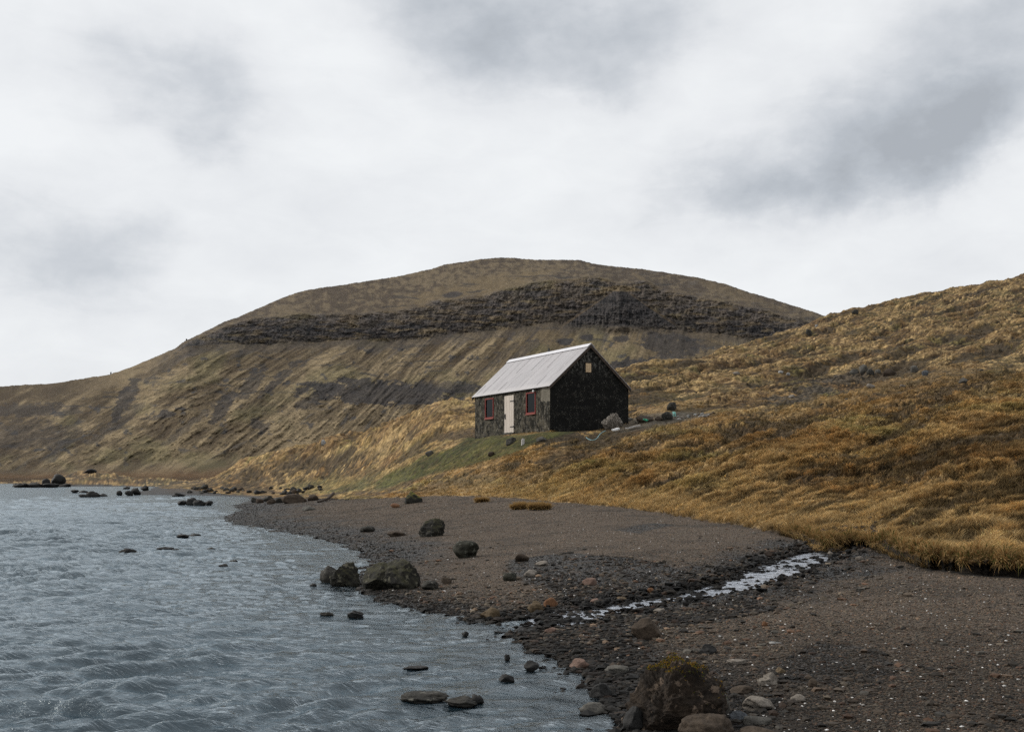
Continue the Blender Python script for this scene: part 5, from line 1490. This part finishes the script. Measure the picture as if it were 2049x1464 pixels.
    g = mesh_np("bank_grass", VV, T, m_blade, False, np.stack([c * .45, c * .45, c, c, c * 1.1], 1).reshape(-1, 3))
    set_props(g, kind='stuff')
build_bank()
def turf_clump(px0, px1, pt, pb_, label, seed):
    X, Y, Z0 = hit((px0 + px1) / 2, pb_)
    W2 = (px1 - px0) / F * Y / 2; h = (pb_ - pt) / F * Y * .62
    V, Fc = rock_mesh(seed, 4, 3, .12); V = V * [W2, W2 * .45, h * .55] + [0, 0, h * .3]
    soil = mesh_np("turf_clump", V, Fc, RM['black'], True); soil.location = (X, Y + W2 * .3, Z0)
    set_props(soil, label, "turf clump")
    rg = np.random.default_rng(seed); n_ = 3800
    top = np.nonzero(V[:, 2] > h * .25)[0]
    b = V[rg.choice(top, n_)] + rg.normal(0, .02, (n_, 3))
    L = rg.uniform(.08, .24, n_)[:, None]; d = np.stack([rg.normal(.15, .5, n_), rg.normal(-.35, .5, n_), rg.uniform(-.3, .8, n_)], -1)
    s = np.array([[.014, 0, 0]])
    VV = np.stack([b - s, b + s, b + d * L], 1).reshape(-1, 3)
    c = lerp(GRASS_GOLD, GRASS_STRAW, rg.random(n_)[:, None]) * 1.25
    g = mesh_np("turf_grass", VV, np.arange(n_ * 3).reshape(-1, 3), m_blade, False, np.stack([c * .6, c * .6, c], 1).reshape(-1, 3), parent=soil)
    g['kind'] = 'stuff'
turf_clump(1024, 1062, 1003, 1019, "left piece of loose grassy turf lying on the gravel below the slope", 601)
turf_clump(1058, 1100, 1003, 1019, "right piece of loose grassy turf lying on the gravel below the slope", 602)
turf_clump(953, 974, 997, 1004, "tiny clump of dark turf on the gravel just off the straw fringe", 603)

# ------------------------------------------------------------------ pebbles
PEB_PAL = np.array([.80, .75, .65]) * np.array([[.085, .066, .053], [.12, .10, .085], [.05, .044, .040], [.17, .145, .12], [.20, .145, .11], [.14, .085, .06], [.10, .095, .09], [.03, .028, .027]])
def build_pebbles():
    rg = np.random.default_rng(23)
    beach = (1 - veg) * (front < .1) * (S > -.5) * visible * inview[None, :] * (YY < 75) * (S > -.03) * (1 - (sd < shw * 1.05) * (YY < 24))
    V1, F1 = ico(1)
    def batch(n_, wgt, smin, smax, pw, name, bright=1.0, wetk=1.0, flat=.62, lift=0.0):
        Vb, Fb = (V1, F1)
        X, Y, z, r_, c_ = sample(wgt, n_, rg)
        u_ = rg.random(n_) ** pw
        size = smin * (smax / smin) ** u_
        size = np.maximum(size, .42 * Y / (F / 2))          # radius never far below a render pixel
        keepm = np.ones(n_, bool)
        for ox, oy, orr in OCC:
            keepm &= (X - ox) ** 2 + (Y - oy) ** 2 > (orr * .8) ** 2
        X, Y, z, size, r_, c_ = X[keepm], Y[keepm], z[keepm], size[keepm], r_[keepm], c_[keepm]
        m_ = len(X)
        P = np.repeat(Vb[None], m_, 0)
        P = P * (1 + .27 * rg.normal(size=(m_, len(Vb), 1)).clip(-1.5, 1.5))
        sc = np.stack([size * rg.uniform(.8, 1.5, m_), size * rg.uniform(.7, 1.2, m_), size * flat * rg.uniform(.6, 1.15, m_)], -1)
        P = P * sc[:, None, :]
        a = rg.uniform(0, 6.28, m_); ca, sa = np.cos(a)[:, None], np.sin(a)[:, None]
        px_ = P[..., 0] * ca - P[..., 1] * sa; py_ = P[..., 0] * sa + P[..., 1] * ca
        P = np.stack([px_ + X[:, None], py_ + Y[:, None], P[..., 2] + z[:, None] + size[:, None] * .22 + lift], -1)
        col = PEB_PAL[rg.choice(len(PEB_PAL), m_, p=[.24, .16, .16, .10, .08, .08, .10, .08])] * rg.uniform(.7, 1.35, m_)[:, None]
        wt = wet_attr[r_, c_]
        dkw = 1 - .90 * wt * wetk * (rg.random(m_) < .88)
        wl = (S[r_, c_] < .25)
        dkw = np.where(wl, .22, dkw)
        fgd = 1 - .48 * sstep(14, 8.5, Y)  # pebbles close to the viewer darkened: painted vignette, partly wet stone
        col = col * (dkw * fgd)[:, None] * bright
        wh = (rg.random(m_) < .011) & ~wl
        size_ok = size < .016 + Y * 0; wh = wh & size_ok; col[wh] = rg.uniform(.35, .65, wh.sum())[:, None] * [1, .97, .93]
        nb = len(Vb)
        FF = (Fb[None] + (np.arange(m_) * nb)[:, None, None]).reshape(-1, 3)
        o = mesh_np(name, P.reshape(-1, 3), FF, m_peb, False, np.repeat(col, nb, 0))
        set_props(o, kind='stuff')
    m_peb, n = new_mat("pebble_stone")
    at = n.add('ShaderNodeVertexColor', layer_name='Col')
    pos = n.add('ShaderNodeNewGeometry').outputs['Position']
    cc = n.mix(1.0, at.outputs[0], n.ramp(n.noise(pos, 60, 3, .6), (.35, .75), (.65, 1.25)), 'MULTIPLY')
    pb = n.add('ShaderNodeBsdfPrincipled', ins={'Base Color': cc, 'Roughness': .75, 'Specular IOR Level': .2})
    n.add('ShaderNodeOutputMaterial', ins={0: pb.outputs[0]})
    d = np.maximum(dpy, .02)
    batch(170000, beach * d, .0042, .013, 1.6, "pebbles")
    stony = np.clip(.035 + wz1 * .9 + .8 * np.exp(-(sd / 1.6) ** 2) * (YY < 26) + .7 * np.exp(-np.abs(S - .6) / .8) * (YY < 60), 0, 1.5)
    batch(15000, beach * d * stony * (.4 + sstep(-.2, .3, gn)), .010, .045, 2.4, "cobbles")
    strip = np.exp(-((S - .25) / np.clip(.35 * YY / 14, .3, 1.2)) ** 2)
    batch(9000, beach * d * strip, .007, .032, 2.0, "wet_shingle", .4, 1.0)
    # stones breaking the stream and the ragged shallows
    instr = np.exp(-(sd / .45) ** 2) * lerp(.7, 1.0, sstep(15, 16.5, YY)) * (YY < 24) * visible * inview[None, :]
    batch(2600, d * instr, .02, .065, 1.8, "stream_stones", .3, lift=.022)
    shal = np.exp(-((S + .30) / .35) ** 2) * (1 - veg) * visible * inview[None, :] * (YY < 45)
    batch(1600, shal * d, .02, .06, 1.8, "shallows_stones", .4)
build_pebbles()
